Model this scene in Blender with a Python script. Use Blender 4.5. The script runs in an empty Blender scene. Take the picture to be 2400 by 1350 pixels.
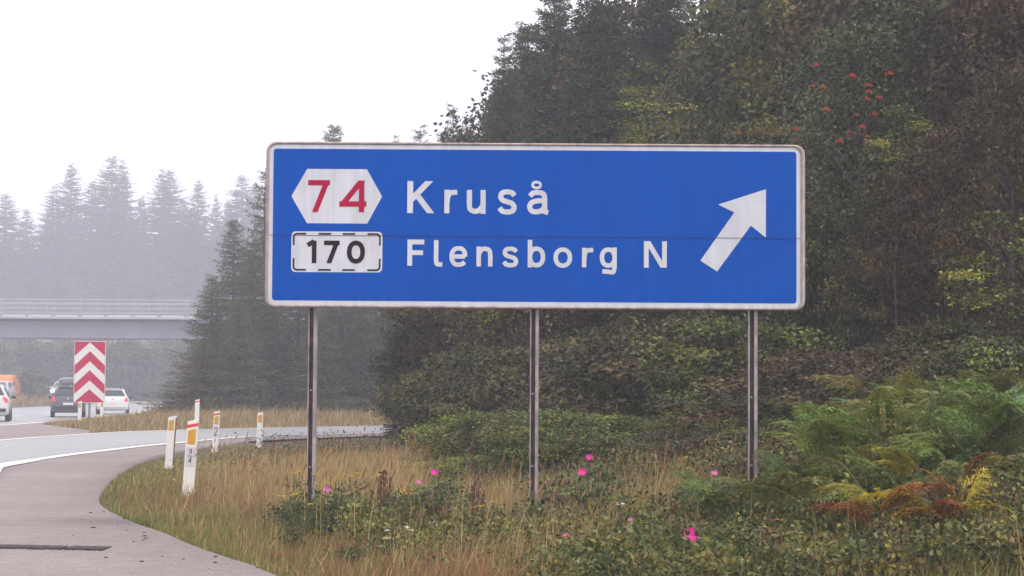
import bpy, bmesh, math, random
import numpy as np
from mathutils import Vector, Matrix

SC = bpy.context.scene
COL = SC.collection
R = math.radians
rng = np.random.default_rng(7)
random.seed(7)

# ------------------------------------------------------------------ camera
FPX = 4813.0                      # focal length in pixels of a 2400 wide frame
CAMZ = 1.35
PITCH, ROLL = 2.914, 0.36
cam_d = bpy.data.cameras.new('camera')
cam = bpy.data.objects.new('camera', cam_d)
COL.objects.link(cam)
cam_d.sensor_width = 36.0
cam_d.lens = FPX / 2400 * 36
cam_d.clip_start = 0.1
cam_d.clip_end = 3000
CM = Matrix.Rotation(R(90 + PITCH), 3, 'X') @ Matrix.Rotation(R(ROLL), 3, 'Z')
cam.matrix_world = Matrix.Translation((0, 0, CAMZ)) @ CM.to_4x4()
SC.camera = cam

# ------------------------------------------------------------------ sky and light
world = bpy.data.worlds.new('World')
SC.world = world
world.use_nodes = True
wn, wl = world.node_tree.nodes, world.node_tree.links
wn.clear()
sky = wn.new('ShaderNodeTexSky')
sky.sky_type = 'NISHITA'
sky.sun_disc = False
sky.sun_elevation = R(46)
sky.sun_rotation = R(125)
sky.dust_density = 4.0
wmix = wn.new('ShaderNodeMix'); wmix.data_type = 'RGBA'
wmix.inputs[0].default_value = 0.88
wmix.inputs[7].default_value = (16.4, 15.7, 16.6, 1)     # overcast cloud layer
wbg = wn.new('ShaderNodeBackground'); wbg.inputs[1].default_value = 0.1
wout = wn.new('ShaderNodeOutputWorld')
wl.new(sky.outputs[0], wmix.inputs[6])
wl.new(wmix.outputs[2], wbg.inputs[0])
wl.new(wbg.outputs[0], wout.inputs[0])

sun_d = bpy.data.lights.new('sun', 'SUN')
sun_d.energy = 2.1
sun_d.angle = R(12)
sun_d.color = (1.0, 0.93, 0.80)
sun = bpy.data.objects.new('sun', sun_d)
COL.objects.link(sun)
sun.rotation_euler = (R(44), 0, R(55))       # high, from behind the camera's right shoulder, over the wood

SC.view_settings.view_transform = 'Standard'
SC.view_settings.look = 'None'
SC.view_settings.exposure = 0.0
SC.view_settings.gamma = 1.0
SC.view_settings.use_curve_mapping = False
SC.render.engine = 'CYCLES'
cy = SC.cycles
cy.use_denoising = True
cy.max_bounces = 6
cy.diffuse_bounces = 3
cy.glossy_bounces = 2
cy.transmission_bounces = 3
cy.volume_bounces = 1
cy.transparent_max_bounces = 6
cy.caustics_reflective = False
cy.caustics_refractive = False

# ------------------------------------------------------------------ where a sight line meets the place
def ray(px, py):
    return CM @ Vector(((px - 1200) / FPX, -(py - 675) / FPX, -1))
def G(px, py, z=0.0):
    d = ray(px, py); t = (z - CAMZ) / d.z
    return (d.x * t, d.y * t)
def W(px, py, Y):
    d = ray(px, py); t = Y / d.y
    return Vector((d.x * t, Y, CAMZ + d.z * t))

# ------------------------------------------------------------------ tagging
def tag(o, label=None, cat=None, group=None, kind=None):
    if label: o['label'] = label
    if cat: o['category'] = cat
    if group: o['group'] = group
    if kind: o['kind'] = kind
    return o
def link(name, me, parent=None, mat=None):
    o = bpy.data.objects.new(name, me); COL.objects.link(o)
    if parent is not None: o.parent = parent
    if mat is not None and me is not None and not me.materials: me.materials.append(mat)
    return o
def thing(name, label, cat, loc=(0, 0, 0), rz=0.0, group=None):
    o = bpy.data.objects.new(name, None); COL.objects.link(o)
    o.empty_display_size = 0.2
    o.location = loc; o.rotation_euler = (0, 0, rz)
    return tag(o, label, cat, group)
def dup(root, loc=None, rz=None, scale=None, label=None, group=None):
    r = root.copy(); COL.objects.link(r)
    if loc is not None: r.location = loc
    if rz is not None: r.rotation_euler = (0, 0, rz)
    if scale is not None: r.scale = scale
    if label: r['label'] = label
    if group: r['group'] = group
    for ch in list(root.children):
        c = ch.copy(); COL.objects.link(c); c.parent = r
        for g in ch.children:
            d = g.copy(); COL.objects.link(d); d.parent = c
    return r

# ------------------------------------------------------------------ materials
def nmat(name):
    m = bpy.data.materials.new(name); m.use_nodes = True
    nt = m.node_tree; b = nt.nodes['Principled BSDF']
    return m, nt, b
def plain(name, col, rough=0.5, metal=0.0, noise=0.0, nscale=8.0, bump=0.0, spec=0.5, coat=0.0):
    m, nt, b = nmat(name)
    b.inputs['Roughness'].default_value = rough
    b.inputs['Metallic'].default_value = metal
    b.inputs['Specular IOR Level'].default_value = spec
    b.inputs['Coat Weight'].default_value = coat
    c = (*col, 1)
    b.inputs['Base Color'].default_value = c
    if noise or bump:
        tc = nt.nodes.new('ShaderNodeTexCoord')
        n = nt.nodes.new('ShaderNodeTexNoise'); n.inputs['Scale'].default_value = nscale
        n.inputs['Detail'].default_value = 5
        nt.links.new(tc.outputs['Object'], n.inputs['Vector'])
        if noise:
            r = nt.nodes.new('ShaderNodeMapRange')
            r.inputs[1].default_value = 0.3; r.inputs[2].default_value = 0.7
            r.inputs[3].default_value = 1 - noise; r.inputs[4].default_value = 1 + noise
            mu = nt.nodes.new('ShaderNodeMix'); mu.data_type = 'RGBA'; mu.blend_type = 'MULTIPLY'
            mu.inputs[0].default_value = 1; mu.inputs[6].default_value = c
            nt.links.new(n.outputs[0], r.inputs[0]); nt.links.new(r.outputs[0], mu.inputs[7])
            nt.links.new(mu.outputs[2], b.inputs['Base Color'])
        if bump:
            bp = nt.nodes.new('ShaderNodeBump'); bp.inputs['Strength'].default_value = bump
            bp.inputs['Distance'].default_value = 0.01
            nt.links.new(n.outputs[0], bp.inputs['Height']); nt.links.new(bp.outputs[0], b.inputs['Normal'])
    return m
def emis(name, col, s, base=(0.5, 0.5, 0.5)):
    m, nt, b = nmat(name)
    b.inputs['Base Color'].default_value = (*base, 1)
    b.inputs['Emission Color'].default_value = (*col, 1)
    b.inputs['Emission Strength'].default_value = s
    return m
def leafmat(name, trans=0.3, rough=0.5, spec=0.25):
    """each leaf carries its own colour in the attribute leaf_colour; object colour tints a whole plant"""
    m, nt, b = nmat(name)
    at = nt.nodes.new('ShaderNodeAttribute'); at.attribute_name = 'leaf_colour'
    oi = nt.nodes.new('ShaderNodeObjectInfo')
    mu = nt.nodes.new('ShaderNodeMix'); mu.data_type = 'RGBA'; mu.blend_type = 'MULTIPLY'; mu.inputs[0].default_value = 1
    nt.links.new(at.outputs[0], mu.inputs[6]); nt.links.new(oi.outputs['Color'], mu.inputs[7])
    nt.links.new(mu.outputs[2], b.inputs['Base Color'])
    b.inputs['Roughness'].default_value = rough
    b.inputs['Specular IOR Level'].default_value = spec
    tr = nt.nodes.new('ShaderNodeBsdfTranslucent')
    nt.links.new(mu.outputs[2], tr.inputs[0])
    ms = nt.nodes.new('ShaderNodeMixShader'); ms.inputs[0].default_value = trans
    out = [n for n in nt.nodes if n.type == 'OUTPUT_MATERIAL'][0]
    nt.links.new(b.outputs[0], ms.inputs[1]); nt.links.new(tr.outputs[0], ms.inputs[2])
    nt.links.new(ms.outputs[0], out.inputs[0])
    return m
M_LEAF = leafmat('leaf', trans=0.25, rough=0.45, spec=0.4)
M_NEEDLE = leafmat('needles', trans=0.08, rough=0.6)
M_GRASS = leafmat('grass_blades', trans=0.35, rough=0.6, spec=0.15)
M_BARK = plain('bark', (0.075, 0.055, 0.05), 0.9, noise=0.4, nscale=6, bump=0.5)
M_STEM = plain('green_stem', (0.09, 0.10, 0.04), 0.7)

# ------------------------------------------------------------------ mesh helpers
def fast_mesh(name, V, F, C=None):
    """V (n,3), F (m,k) one face size, C (m,3) colour per face"""
    V = np.ascontiguousarray(V, dtype=np.float32); F = np.ascontiguousarray(F, dtype=np.int32)
    m, k = F.shape
    me = bpy.data.meshes.new(name)
    me.vertices.add(len(V)); me.vertices.foreach_set('co', V.ravel())
    me.loops.add(m * k); me.loops.foreach_set('vertex_index', F.ravel())
    me.polygons.add(m)
    me.polygons.foreach_set('loop_start', np.arange(0, m * k, k, dtype=np.int32))
    me.update(calc_edges=True)
    if C is not None:
        a = me.attributes.new('leaf_colour', 'FLOAT_COLOR', 'FACE')
        c4 = np.ones((m, 4), np.float32); c4[:, :3] = np.asarray(C) * np.array([1.16, 1.03, .80])      # warm light cast put into every leaf and blade colour
        a.data.foreach_set('color', c4.ravel())
    return me
def nrm(a):
    return a / np.maximum(np.linalg.norm(a, axis=-1, keepdims=True), 1e-9)
def leaf_quads(P, D, L, Wd, g=rng, fold=0.25, up=0.0):
    """rhombus leaves: base P, direction D, length L, width Wd"""
    n = len(P); D = nrm(D)
    rnd = nrm(g.normal(size=(n, 3)) * (1 if not up else .55) + np.array([0, 0, up]))
    S = nrm(np.cross(D, rnd)); N = np.cross(D, S)
    L = np.broadcast_to(np.asarray(L, float), (n,))[:, None]; Wd = np.broadcast_to(np.asarray(Wd, float), (n,))[:, None]
    mid = P + D * L * 0.45
    V = np.stack([P, mid + S * Wd * 0.5 + N * Wd * fold, P + D * L, mid - S * Wd * 0.5 + N * Wd * fold], 1).reshape(-1, 3)
    F = np.arange(4 * n).reshape(n, 4)
    return V, F
class Quads:
    def __init__(s): s.V = []; s.F = []; s.C = []; s.n = 0
    def add(s, V, F, C):
        s.V.append(V); s.F.append(F + s.n); s.C.append(np.broadcast_to(C, (len(F), 3))); s.n += len(V)
    def mesh(s, name): return fast_mesh(name, np.concatenate(s.V), np.concatenate(s.F), np.concatenate(s.C))
def jitter(base, n, amt=0.25, hue=0.1, g=rng):
    b = np.asarray(base, float)
    if b.ndim == 1: b = np.broadcast_to(b, (n, 3))
    k = np.exp(g.normal(0, amt, (n, 1))); h = 1 + g.normal(0, hue, (n, 3))
    return np.clip(b * k * h, 0.002, 0.95)

class BM:
    """collects shapes into one mesh"""
    def __init__(s): s.v = []; s.f = []
    def quad_strip(s, rings, close=True, caps=True):
        base = len(s.v); k = len(rings[0])
        for r in rings: s.v += [tuple(p) for p in r]
        for i in range(len(rings) - 1):
            for j in range(k if close else k - 1):
                a = base + i * k + j; b = base + i * k + (j + 1) % k
                s.f.append((a, b, b + k, a + k))
        if caps and close:
            s.f.append(tuple(base + j for j in reversed(range(k))))
            s.f.append(tuple(base + (len(rings) - 1) * k + j for j in range(k)))
        return s
    def box(s, c, d, rz=0.0):
        cx, cy_, cz = c; dx, dy, dz = d[0] / 2, d[1] / 2, d[2] / 2
        co, si = math.cos(rz), math.sin(rz)
        def p(x, y, z): return (cx + x * co - y * si, cy_ + x * si + y * co, cz + z)
        return s.quad_strip([[p(-dx, -dy, z), p(dx, -dy, z), p(dx, dy, z), p(-dx, dy, z)] for z in (-dz, dz)])
    def bbox(s, c, d, b=0.01):
        """box with chamfered vertical and horizontal edges"""
        cx, cy_, cz = c; dx, dy, dz = d[0] / 2, d[1] / 2, d[2] / 2
        def ring(z, i): 
            x, y = dx - i, dy - i; k = min(b, x * .9, y * .9)
            return [(cx - x + k, cy_ - y, z), (cx + x - k, cy_ - y, z), (cx + x, cy_ - y + k, z), (cx + x, cy_ + y - k, z),
                    (cx + x - k, cy_ + y, z), (cx - x + k, cy_ + y, z), (cx - x, cy_ + y - k, z), (cx - x, cy_ - y + k, z)]
        return s.quad_strip([ring(cz - dz, b), ring(cz - dz + b, 0), ring(cz + dz - b, 0), ring(cz + dz, b)])
    def tube(s, pts, rad, k=8, caps=True):
        pts = [Vector(p) for p in pts]
        rings = []
        for i, p in enumerate(pts):
            d = (pts[min(i + 1, len(pts) - 1)] - pts[max(i - 1, 0)]).normalized()
            a = Vector((1, 0, 0)) if abs(d.x) < 0.8 else Vector((0, 1, 0))
            u = d.cross(a).normalized(); w = d.cross(u)
            r = rad[i] if hasattr(rad, '__len__') else rad
            rings.append([p + (u * math.cos(2 * math.pi * j / k) + w * math.sin(2 * math.pi * j / k)) * r for j in range(k)])
        return s.quad_strip(rings, caps=caps)
    def prism(s, outline, y0, y1):
        """outline of (x,z) extruded along y"""
        k = len(outline); base = len(s.v)
        s.v += [(x, y0, z) for x, z in outline] + [(x, y1, z) for x, z in outline]
        for j in range(k):
            a, b = base + j, base + (j + 1) % k
            s.f.append((a, b, b + k, a + k))
        s.f.append(tuple(base + j for j in reversed(range(k)))); s.f.append(tuple(base + k + j for j in range(k)))
        return s
    def ball(s, c, r, nu=8, nv=6):
        c = Vector(c); rr = r if hasattr(r, '__len__') else (r, r, r); rings = []
        for i in range(1, nv):
            t = math.pi * i / nv
            rings.append([(c.x + rr[0] * math.sin(t) * math.cos(2 * math.pi * j / nu), c.y + rr[1] * math.sin(t) * math.sin(2 * math.pi * j / nu), c.z - rr[2] * math.cos(t)) for j in range(nu)])
        return s.quad_strip(rings)
    def poly(s, pts):
        b = len(s.v); s.v += [tuple(p) for p in pts]; s.f.append(tuple(range(b, b + len(pts)))); return s
    def build(s, name, mat, parent=None, smooth=False):
        me = bpy.data.meshes.new(name); me.from_pydata(s.v, [], s.f); me.materials.append(mat)
        bm = bmesh.new(); bm.from_mesh(me); bmesh.ops.recalc_face_normals(bm, faces=bm.faces); bm.to_mesh(me); bm.free()
        if smooth: me.polygons.foreach_set('use_smooth', [True] * len(me.polygons))
        return link(name, me, parent)
def ss(a, b, x):
    t = np.clip((x - a) / (b - a), 0, 1); return t * t * (3 - 2 * t)
def spline(pts, n=12):
    """smooth curve through points"""
    P = [np.array(p, float) for p in pts]; P = [2 * P[0] - P[1]] + P + [2 * P[-1] - P[-2]]
    out = []
    for i in range(1, len(P) - 2):
        for k in range(n):
            t = k / n; a, b, c, d = P[i - 1:i + 3]
            out.append(0.5 * (2 * b + (c - a) * t + (2 * a - 5 * b + 4 * c - d) * t * t + (3 * b - a - 3 * c + d) * t ** 3))
    out.append(P[-2]); return np.array(out)
# ================================================================== roads and ground
# lines on the ground (x, y)
NEAR = np.array([(-6.0, -25), (-8.2, 8), G(-160, 1158), G(0, 1095), G(100, 1078), G(200, 1064), G(384, 1043), G(600, 1024), G(760, 1020), G(955, 1015), (4, 74.5), (14, 77), (45, 78)])
FAR = np.array([(-11.5, -25), (-14.0, 30), G(0, 1034), G(130, 1024), G(267, 1015), G(370, 1011), G(640, 1004), G(955, 999), (4, 87), (14, 89), (45, 90)])
MLINE = np.array([(-15, -25), (-17, 30), G(-60, 1003), G(0, 999), G(90, 992), G(180, 985), G(290, 975), (-24, 138), (-27, 171), (-31, 205), (-38, 250), (-50, 320)])
GRASS_EDGE = [(2.6, 2), (1.3, 6), (0.3, 9), (-0.7, 12), G(640, 1352), G(590, 1330), G(520, 1308), G(450, 1283), G(380, 1252), G(320, 1232), G(262, 1205), G(238, 1190), G(232, 1172), G(240, 1150), G(275, 1115), G(330, 1085), G(390, 1066), G(500, 1047), G(600, 1035), G(700, 1030), G(800, 1026), G(955, 1022), (4, 71), (14, 73.5), (45, 75)]
nearc, farc, mlc = spline(NEAR, 10), spline(FAR, 10), spline(MLINE, 10)
gec = spline(GRASS_EDGE, 8)
def sdist(curve, X, Y):
    """distance to a line, positive on its right-hand side (x larger)"""
    A = curve[:-1]; B = curve[1:]; d = B - A
    L2 = (d ** 2).sum(1)
    best = np.full(X.shape, 1e9); sg = np.zeros(X.shape)
    for i in range(len(A)):
        t = np.clip(((X - A[i, 0]) * d[i, 0] + (Y - A[i, 1]) * d[i, 1]) / L2[i], 0, 1)
        qx = A[i, 0] + t * d[i, 0]; qy = A[i, 1] + t * d[i, 1]
        dd = np.hypot(X - qx, Y - qy)
        c = d[i, 0] * (Y - A[i, 1]) - d[i, 1] * (X - A[i, 0])
        m = dd < best; best = np.where(m, dd, best); sg = np.where(m, np.where(c < 0, 1.0, -1.0), sg)
    return best * sg
def H_exact(X, Y):
    s = X - (12.6 - 0.3 * Y)
    bank = 0.75 * ss(-7, 1, s) * (1 - ss(28, 42, Y)) * ss(0.3, 3.5, sdist(gec, X, Y)) + 0.04 * np.sin(X * 1.7 + 1) * np.cos(Y * 1.3) * ss(-8, -5, s) * (1 - ss(50, 60, Y))
    # keep the verge level beside the pavement
    dm = sdist(mlc, X, Y)
    island = 0.22 * ss(0.8, 4, dm) * ss(1.0, 3.5, -sdist(farc, X, Y)) * ss(70, 84, Y)
    rise = 1.5 * ss(4, 22, dm) * ss(125, 175, Y) + 12.0 * ss(225, 330, Y) * ss(2, 40, dm)
    median = 0.5 * ss(10.2, 12.5, -dm)
    left = 11.5 * ss(225, 330, Y) * ss(28, 50, -dm)
    return bank + island + rise + median + left
_hx, _hy = np.arange(-120, 120.1, 0.8), np.concatenate([np.arange(-30, 120, 0.8), np.arange(120, 500, 3.0)])
_HX, _HY = np.meshgrid(_hx, _hy)
_HZ = H_exact(_HX, _HY)
def H(X, Y):
    X = np.asarray(X, float); Y = np.asarray(Y, float)
    u = np.interp(X, _hx, np.arange(len(_hx))); v = np.interp(Y, _hy, np.arange(len(_hy)))
    i = np.minimum(u.astype(int), len(_hx) - 2); j = np.minimum(v.astype(int), len(_hy) - 2); f, g_ = u - i, v - j
    return (_HZ[j, i] * (1 - f) + _HZ[j, i + 1] * f) * (1 - g_) + (_HZ[j + 1, i] * (1 - f) + _HZ[j + 1, i + 1] * f) * g_

M_GROUND, nt, b = nmat('soil_and_thatch')
tc = nt.nodes.new('ShaderNodeTexCoord')
n1 = nt.nodes.new('ShaderNodeTexNoise'); n1.inputs['Scale'].default_value = 0.5; n1.inputs['Detail'].default_value = 8
n2 = nt.nodes.new('ShaderNodeTexNoise'); n2.inputs['Scale'].default_value = 14; n2.inputs['Detail'].default_value = 5
nt.links.new(tc.outputs['Object'], n1.inputs[0]); nt.links.new(tc.outputs['Object'], n2.inputs[0])
cr = nt.nodes.new('ShaderNodeValToRGB')
cr.color_ramp.elements[0].position = 0.38; cr.color_ramp.elements[0].color = (0.10, 0.095, 0.05, 1)
cr.color_ramp.elements[1].position = 0.62; cr.color_ramp.elements[1].color = (0.22, 0.155, 0.10, 1)
nt.links.new(n1.outputs[0], cr.inputs[0])
mx = nt.nodes.new('ShaderNodeMix'); mx.data_type = 'RGBA'; mx.blend_type = 'MULTIPLY'; mx.inputs[0].default_value = 0.7
nt.links.new(cr.outputs[0], mx.inputs[6]); nt.links.new(n2.outputs[0], mx.inputs[7])
nt.links.new(mx.outputs[2], b.inputs['Base Color']); b.inputs['Roughness'].default_value = 0.95
def grid_ground():
    ys = np.concatenate([np.arange(-30, 60, 1.0), np.arange(60, 120, 2.0), np.arange(120, 320, 5.0), np.arange(320, 1300, 70.0)])
    xs = np.concatenate([np.arange(-600, -90, 40.0), np.arange(-90, -36, 2.0), np.arange(-36, 20, 0.8), np.arange(20, 70, 3.0), np.arange(70, 640, 40.0)])
    X, Y = np.meshgrid(xs, ys)
    Z = H(X, Y) - 0.03
    V = np.stack([X, Y, Z], -1).reshape(-1, 3); nx = len(xs); ny = len(ys)
    i = np.arange(nx - 1)[None] + nx * np.arange(ny - 1)[:, None]
    F = np.stack([i, i + 1, i + 1 + nx, i + nx], -1).reshape(-1, 4)
    me = fast_mesh('ground', V, F); me.materials.append(M_GROUND)
    me.polygons.foreach_set('use_smooth', [True] * len(me.polygons))
    tag(link('ground', me), 'grassy ground and soil running out to the woods', kind='structure')
grid_ground()

def asphalt(name, c0, c1, rough, speck=60, rough_var=0.12, spec=0.5, joints=False):
    m, nt, b = nmat(name)
    tc = nt.nodes.new('ShaderNodeTexCoord')
    a = nt.nodes.new('ShaderNodeTexNoise'); a.inputs['Scale'].default_value = 0.35; a.inputs['Detail'].default_value = 6
    v = nt.nodes.new('ShaderNodeTexNoise'); v.inputs['Scale'].default_value = speck; v.inputs['Detail'].default_value = 3; v.inputs['Roughness'].default_value = 0.8
    nt.links.new(tc.outputs['Object'], a.inputs[0]); nt.links.new(tc.outputs['Object'], v.inputs[0])
    cr = nt.nodes.new('ShaderNodeValToRGB'); cr.color_ramp.elements[0].position = 0.3; cr.color_ramp.elements[1].position = 0.7
    cr.color_ramp.elements[0].color = (*c0, 1); cr.color_ramp.elements[1].color = (*c1, 1)
    nt.links.new(a.outputs[0], cr.inputs[0])
    r = nt.nodes.new('ShaderNodeMapRange'); r.inputs[1].default_value = 0.35; r.inputs[2].default_value = 0.65; r.inputs[3].default_value = 0.62; r.inputs[4].default_value = 1.35
    nt.links.new(v.outputs[0], r.inputs[0])
    mu = nt.nodes.new('ShaderNodeMix'); mu.data_type = 'RGBA'; mu.blend_type = 'MULTIPLY'; mu.inputs[0].default_value = 1
    nt.links.new(cr.outputs[0], mu.inputs[6]); nt.links.new(r.outputs[0], mu.inputs[7])
    nt.links.new(mu.outputs[2], b.inputs['Base Color'])
    v2 = nt.nodes.new('ShaderNodeTexNoise'); v2.inputs['Scale'].default_value = 5; v2.inputs['Detail'].default_value = 7
    nt.links.new(tc.outputs['Object'], v2.inputs[0])
    r2 = nt.nodes.new('ShaderNodeMapRange'); r2.inputs[1].default_value = 0.35; r2.inputs[2].default_value = 0.65; r2.inputs[3].default_value = 0.9; r2.inputs[4].default_value = 1.08
    nt.links.new(v2.outputs[0], r2.inputs[0])
    mu2 = nt.nodes.new('ShaderNodeMix'); mu2.data_type = 'RGBA'; mu2.blend_type = 'MULTIPLY'; mu2.inputs[0].default_value = 1
    nt.links.new(mu.outputs[2], mu2.inputs[6]); nt.links.new(r2.outputs[0], mu2.inputs[7]); nt.links.new(mu2.outputs[2], b.inputs['Base Color'])
    rr = nt.nodes.new('ShaderNodeMapRange'); rr.inputs[3].default_value = rough - rough_var; rr.inputs[4].default_value = rough + rough_var
    nt.links.new(a.outputs[0], rr.inputs[0]); nt.links.new(rr.outputs[0], b.inputs['Roughness'])
    b.inputs['Specular IOR Level'].default_value = spec
    bp = nt.nodes.new('ShaderNodeBump'); bp.inputs['Strength'].default_value = 0.5; bp.inputs['Distance'].default_value = 0.004
    nt.links.new(v.outputs[0], bp.inputs['Height']); nt.links.new(bp.outputs[0], b.inputs['Normal'])
    return m
M_SHOULDER = asphalt('red_chip_asphalt', (0.225, 0.185, 0.178), (0.30, 0.252, 0.243), 0.85, 45)
M_ROAD = asphalt('damp_grey_asphalt', (0.25, 0.25, 0.265), (0.33, 0.33, 0.345), 0.42, 30, spec=0.8)
M_PAINT = plain('white_road_paint', (0.82, 0.82, 0.78), 0.55, noise=0.08, nscale=3)

def sheet(name, A, B, z, mat, label, skirt=0.0, zf=None):
    """strip between two lines resampled alike"""
    def res(c, n):
        d = np.r_[0, np.cumsum(np.hypot(*np.diff(c, axis=0).T))]; t = np.linspace(0, d[-1], n)
        return np.stack([np.interp(t, d, c[:, 0]), np.interp(t, d, c[:, 1])], 1)
    n = 160; a, bb = res(A, n), res(B, n)
    K = 6; V = []; 
    for k in range(K + 1):
        w = k / K; p = a * (1 - w) + bb * w
        zz = np.full(n, z) if zf is None else z + zf(p[:, 0], p[:, 1])
        V.append(np.c_[p, zz])
    if skirt:
        V = [V[0] - [0, 0, skirt]] + V + [V[-1] - [0, 0, skirt]]
    m = len(V); V = np.concatenate(V)
    i = np.arange(n - 1)[None] + n * np.arange(m - 1)[:, None]
    F = np.stack([i, i + n, i + n + 1, i + 1], -1).reshape(-1, 4)
    me = fast_mesh(name, V, F); me.materials.append(mat)
    return tag(link(name, me), label, kind='structure')
def offs(c, d):
    t = np.gradient(c, axis=0); t /= np.hypot(t[:, 0], t[:, 1])[:, None]
    return c + np.c_[t[:, 1], -t[:, 0]] * d            # positive to the right-hand side
def by_y(c, ys): return np.stack([np.interp(ys, c[:, 1], c[:, 0]), ys], 1)
# shoulder, from the grass edge to under the near line
sheet('shoulder', nearc, gec, 0.02, M_SHOULDER, 'reddish asphalt shoulder widening beside the exit lane', skirt=0.12)
# extra apron left of the shoulder to the ramp far line
sheet('ramp_road', farc, nearc, 0.024, M_ROAD, 'damp pale grey exit lane curving right', skirt=0.12)
ys = np.linspace(-25, 320, 160)
mo = by_y(mlc, ys)
sheet('motorway', offs(mo, -10.5), offs(mo, 0.0), 0.024, M_ROAD, 'damp motorway carriageway running under the bridge', skirt=0.12)
sheet('opposite_carriageway', offs(mo, -25.0), offs(mo, -14.0), 0.534, M_ROAD, 'opposite motorway carriageway beyond the grass median', skirt=0.12)
# gore: reddish asphalt between the two edge lines, up to the nose of the grass island
yg = np.linspace(-25, 80, 60)
ga = by_y(mlc, yg); gb = by_y(farc[farc[:, 0] < -11.9], np.minimum(yg, 71.5))
nose = []
for i, y in enumerate(yg):
    t = max(0.0, (y - 62) / 18.0)
    x = gb[i][0] * (1 - t) + (ga[i][0] + 0.5) * t
    nose.append((x, y))
sheet('gore', ga, np.array(nose), 0.02, M_SHOULDER, 'reddish asphalt nose between motorway and exit lane', skirt=0.12)
# verge strip of shoulder along the motorway past the nose
yv = np.linspace(80, 300, 60); gv = by_y(mlc, yv)
sheet('motorway_shoulder', gv, offs(gv, 1.2), 0.02, M_SHOULDER, 'narrow asphalt shoulder along the motorway', skirt=0.12)

def line(c, o, w, z, name, label, dash=None):
    A = offs(c, o - w / 2); B = offs(c, o + w / 2)
    jit = rng.normal(0, 0.006, (len(c), 2))
    return sheet(name, A + jit, B + jit[::-1], z, M_PAINT, label)
line(nearc, 0.0, 0.26, 0.030, 'road_marking', 'white edge line on the near side of the exit lane')
line(farc, 0.0, 0.22, 0.030, 'road_marking', 'white edge line on the far side of the exit lane')
line(mo, 0.0, 0.26, 0.030, 'road_marking', 'white edge line of the motorway beside the nose')
line(mo, -10.0, 0.2, 0.030, 'road_marking', 'white line along the median side of the motorway')
# lane dashes
dm = BM()
mm = offs(mo, -4.9); seg = np.r_[0, np.cumsum(np.hypot(*np.diff(mm, axis=0).T))]
for s0 in np.arange(5, 280, 15.0):
    for q in range(4):
        a = [np.array([np.interp(s0 + q * 1.25 + e, seg, mm[:, 0]), np.interp(s0 + q * 1.25 + e, seg, mm[:, 1])]) for e in (0, 1.25)]
        d = a[1] - a[0]; d /= np.hypot(*d); n = np.array([d[1], -d[0]]) * 0.07
        dm.poly([(*(a[0] - n), 0.030), (*(a[0] + n), 0.030), (*(a[1] + n), 0.030), (*(a[1] - n), 0.030)])
tag(dm.build('road_marking', M_PAINT), 'broken white lane line of the motorway', kind='structure')
# second stub of paint beside the near line at the left of the frame
st = spline([G(-150, 1142), G(0, 1099), G(40, 1091), G(84, 1083)], 6)
line(st, 0.0, 0.16, 0.034, 'road_marking', 'short doubled white stroke beside the exit lane edge line')

# dark ragged strip lying across the shoulder
M_DARK = plain('blackish', (0.022, 0.009, 0.010), 0.75, noise=0.35, nscale=20, bump=0.8)
tb = BM()
p0, p1 = Vector((*G(-90, 1286), 0)), Vector((*G(250, 1293), 0))
n = 90; up, dn = [], []
tr_ = random.Random(4)
for i in range(n + 1):
    p = p0.lerp(p1, i / n)
    e = 0.19 - (0.10 if abs(i / n - 0.73) < 0.012 else 0)
    up.append((p.x, p.y + e + tr_.uniform(-0.03, 0.03))); dn.append((p.x, p.y - e * 0.9 + tr_.uniform(-0.035, 0.035)))
rings = []
for (a, c) in zip(up, dn):
    rings.append([(a[0], a[1], 0.021), (a[0], a[1] - 0.03, 0.032), (c[0], c[1] + 0.03, 0.034), (c[0], c[1], 0.021)])
tb.quad_strip(rings, close=False)
tag(tb.build('dark_strip', M_DARK), 'dark ragged strip lying across the pale reddish shoulder', 'tar strip')
# crumbs along the pavement edge
db = BM()
for k in range(26):
    i = tr_.randrange(36, 92); p = gec[i]; x = p[0] - abs(tr_.gauss(0, 0.35)) ; y = p[1] - tr_.uniform(-0.1, 0.3)
    s = tr_.uniform(0.004, 0.012); db.ball((x, y, 0.02 + s * 0.4), (s * tr_.uniform(1, 2.4), s, s * 0.6), 6, 4)
tag(db.build('debris', plain('crumbs', (0.06, 0.04, 0.035), 0.9)), 'small dark crumbs of soil scattered along the pavement edge', kind='stuff')
# ================================================================== big blue sign
SY = 19.3
K = FPX / SY * 1.0
K = (W(1889, 530, SY) - W(625, 530, SY)).x; K = 1264 / K          # pixels of the photograph per metre on the sign plane
O = W(625, 332, SY)
cR, sR = math.cos(R(ROLL)), math.sin(R(ROLL))
def L(px, py):
    dx, dy = px - 625, py - 332
    return ((dx * cR + dy * sR) / K, -(-dx * sR + dy * cR) / K)
M_BLUE = plain('blue_sheeting', (0.0, 0.078, 0.43), 0.6, noise=0.06, nscale=1.2, spec=0.06)
M_WHITE = plain('white_sheeting', (0.60, 0.62, 0.68), 0.45, noise=0.06, nscale=4)
M_RED = plain('crimson_sheeting', (0.40, 0.004, 0.05), 0.5, spec=.1)
M_BLACK = plain('black_sheeting', (0.02, 0.008, 0.012), 0.5, spec=.15)
M_RIM = plain('weathered_aluminium', (0.42, 0.35, 0.33), 0.55, metal=0.25, noise=0.25, nscale=9)
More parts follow.
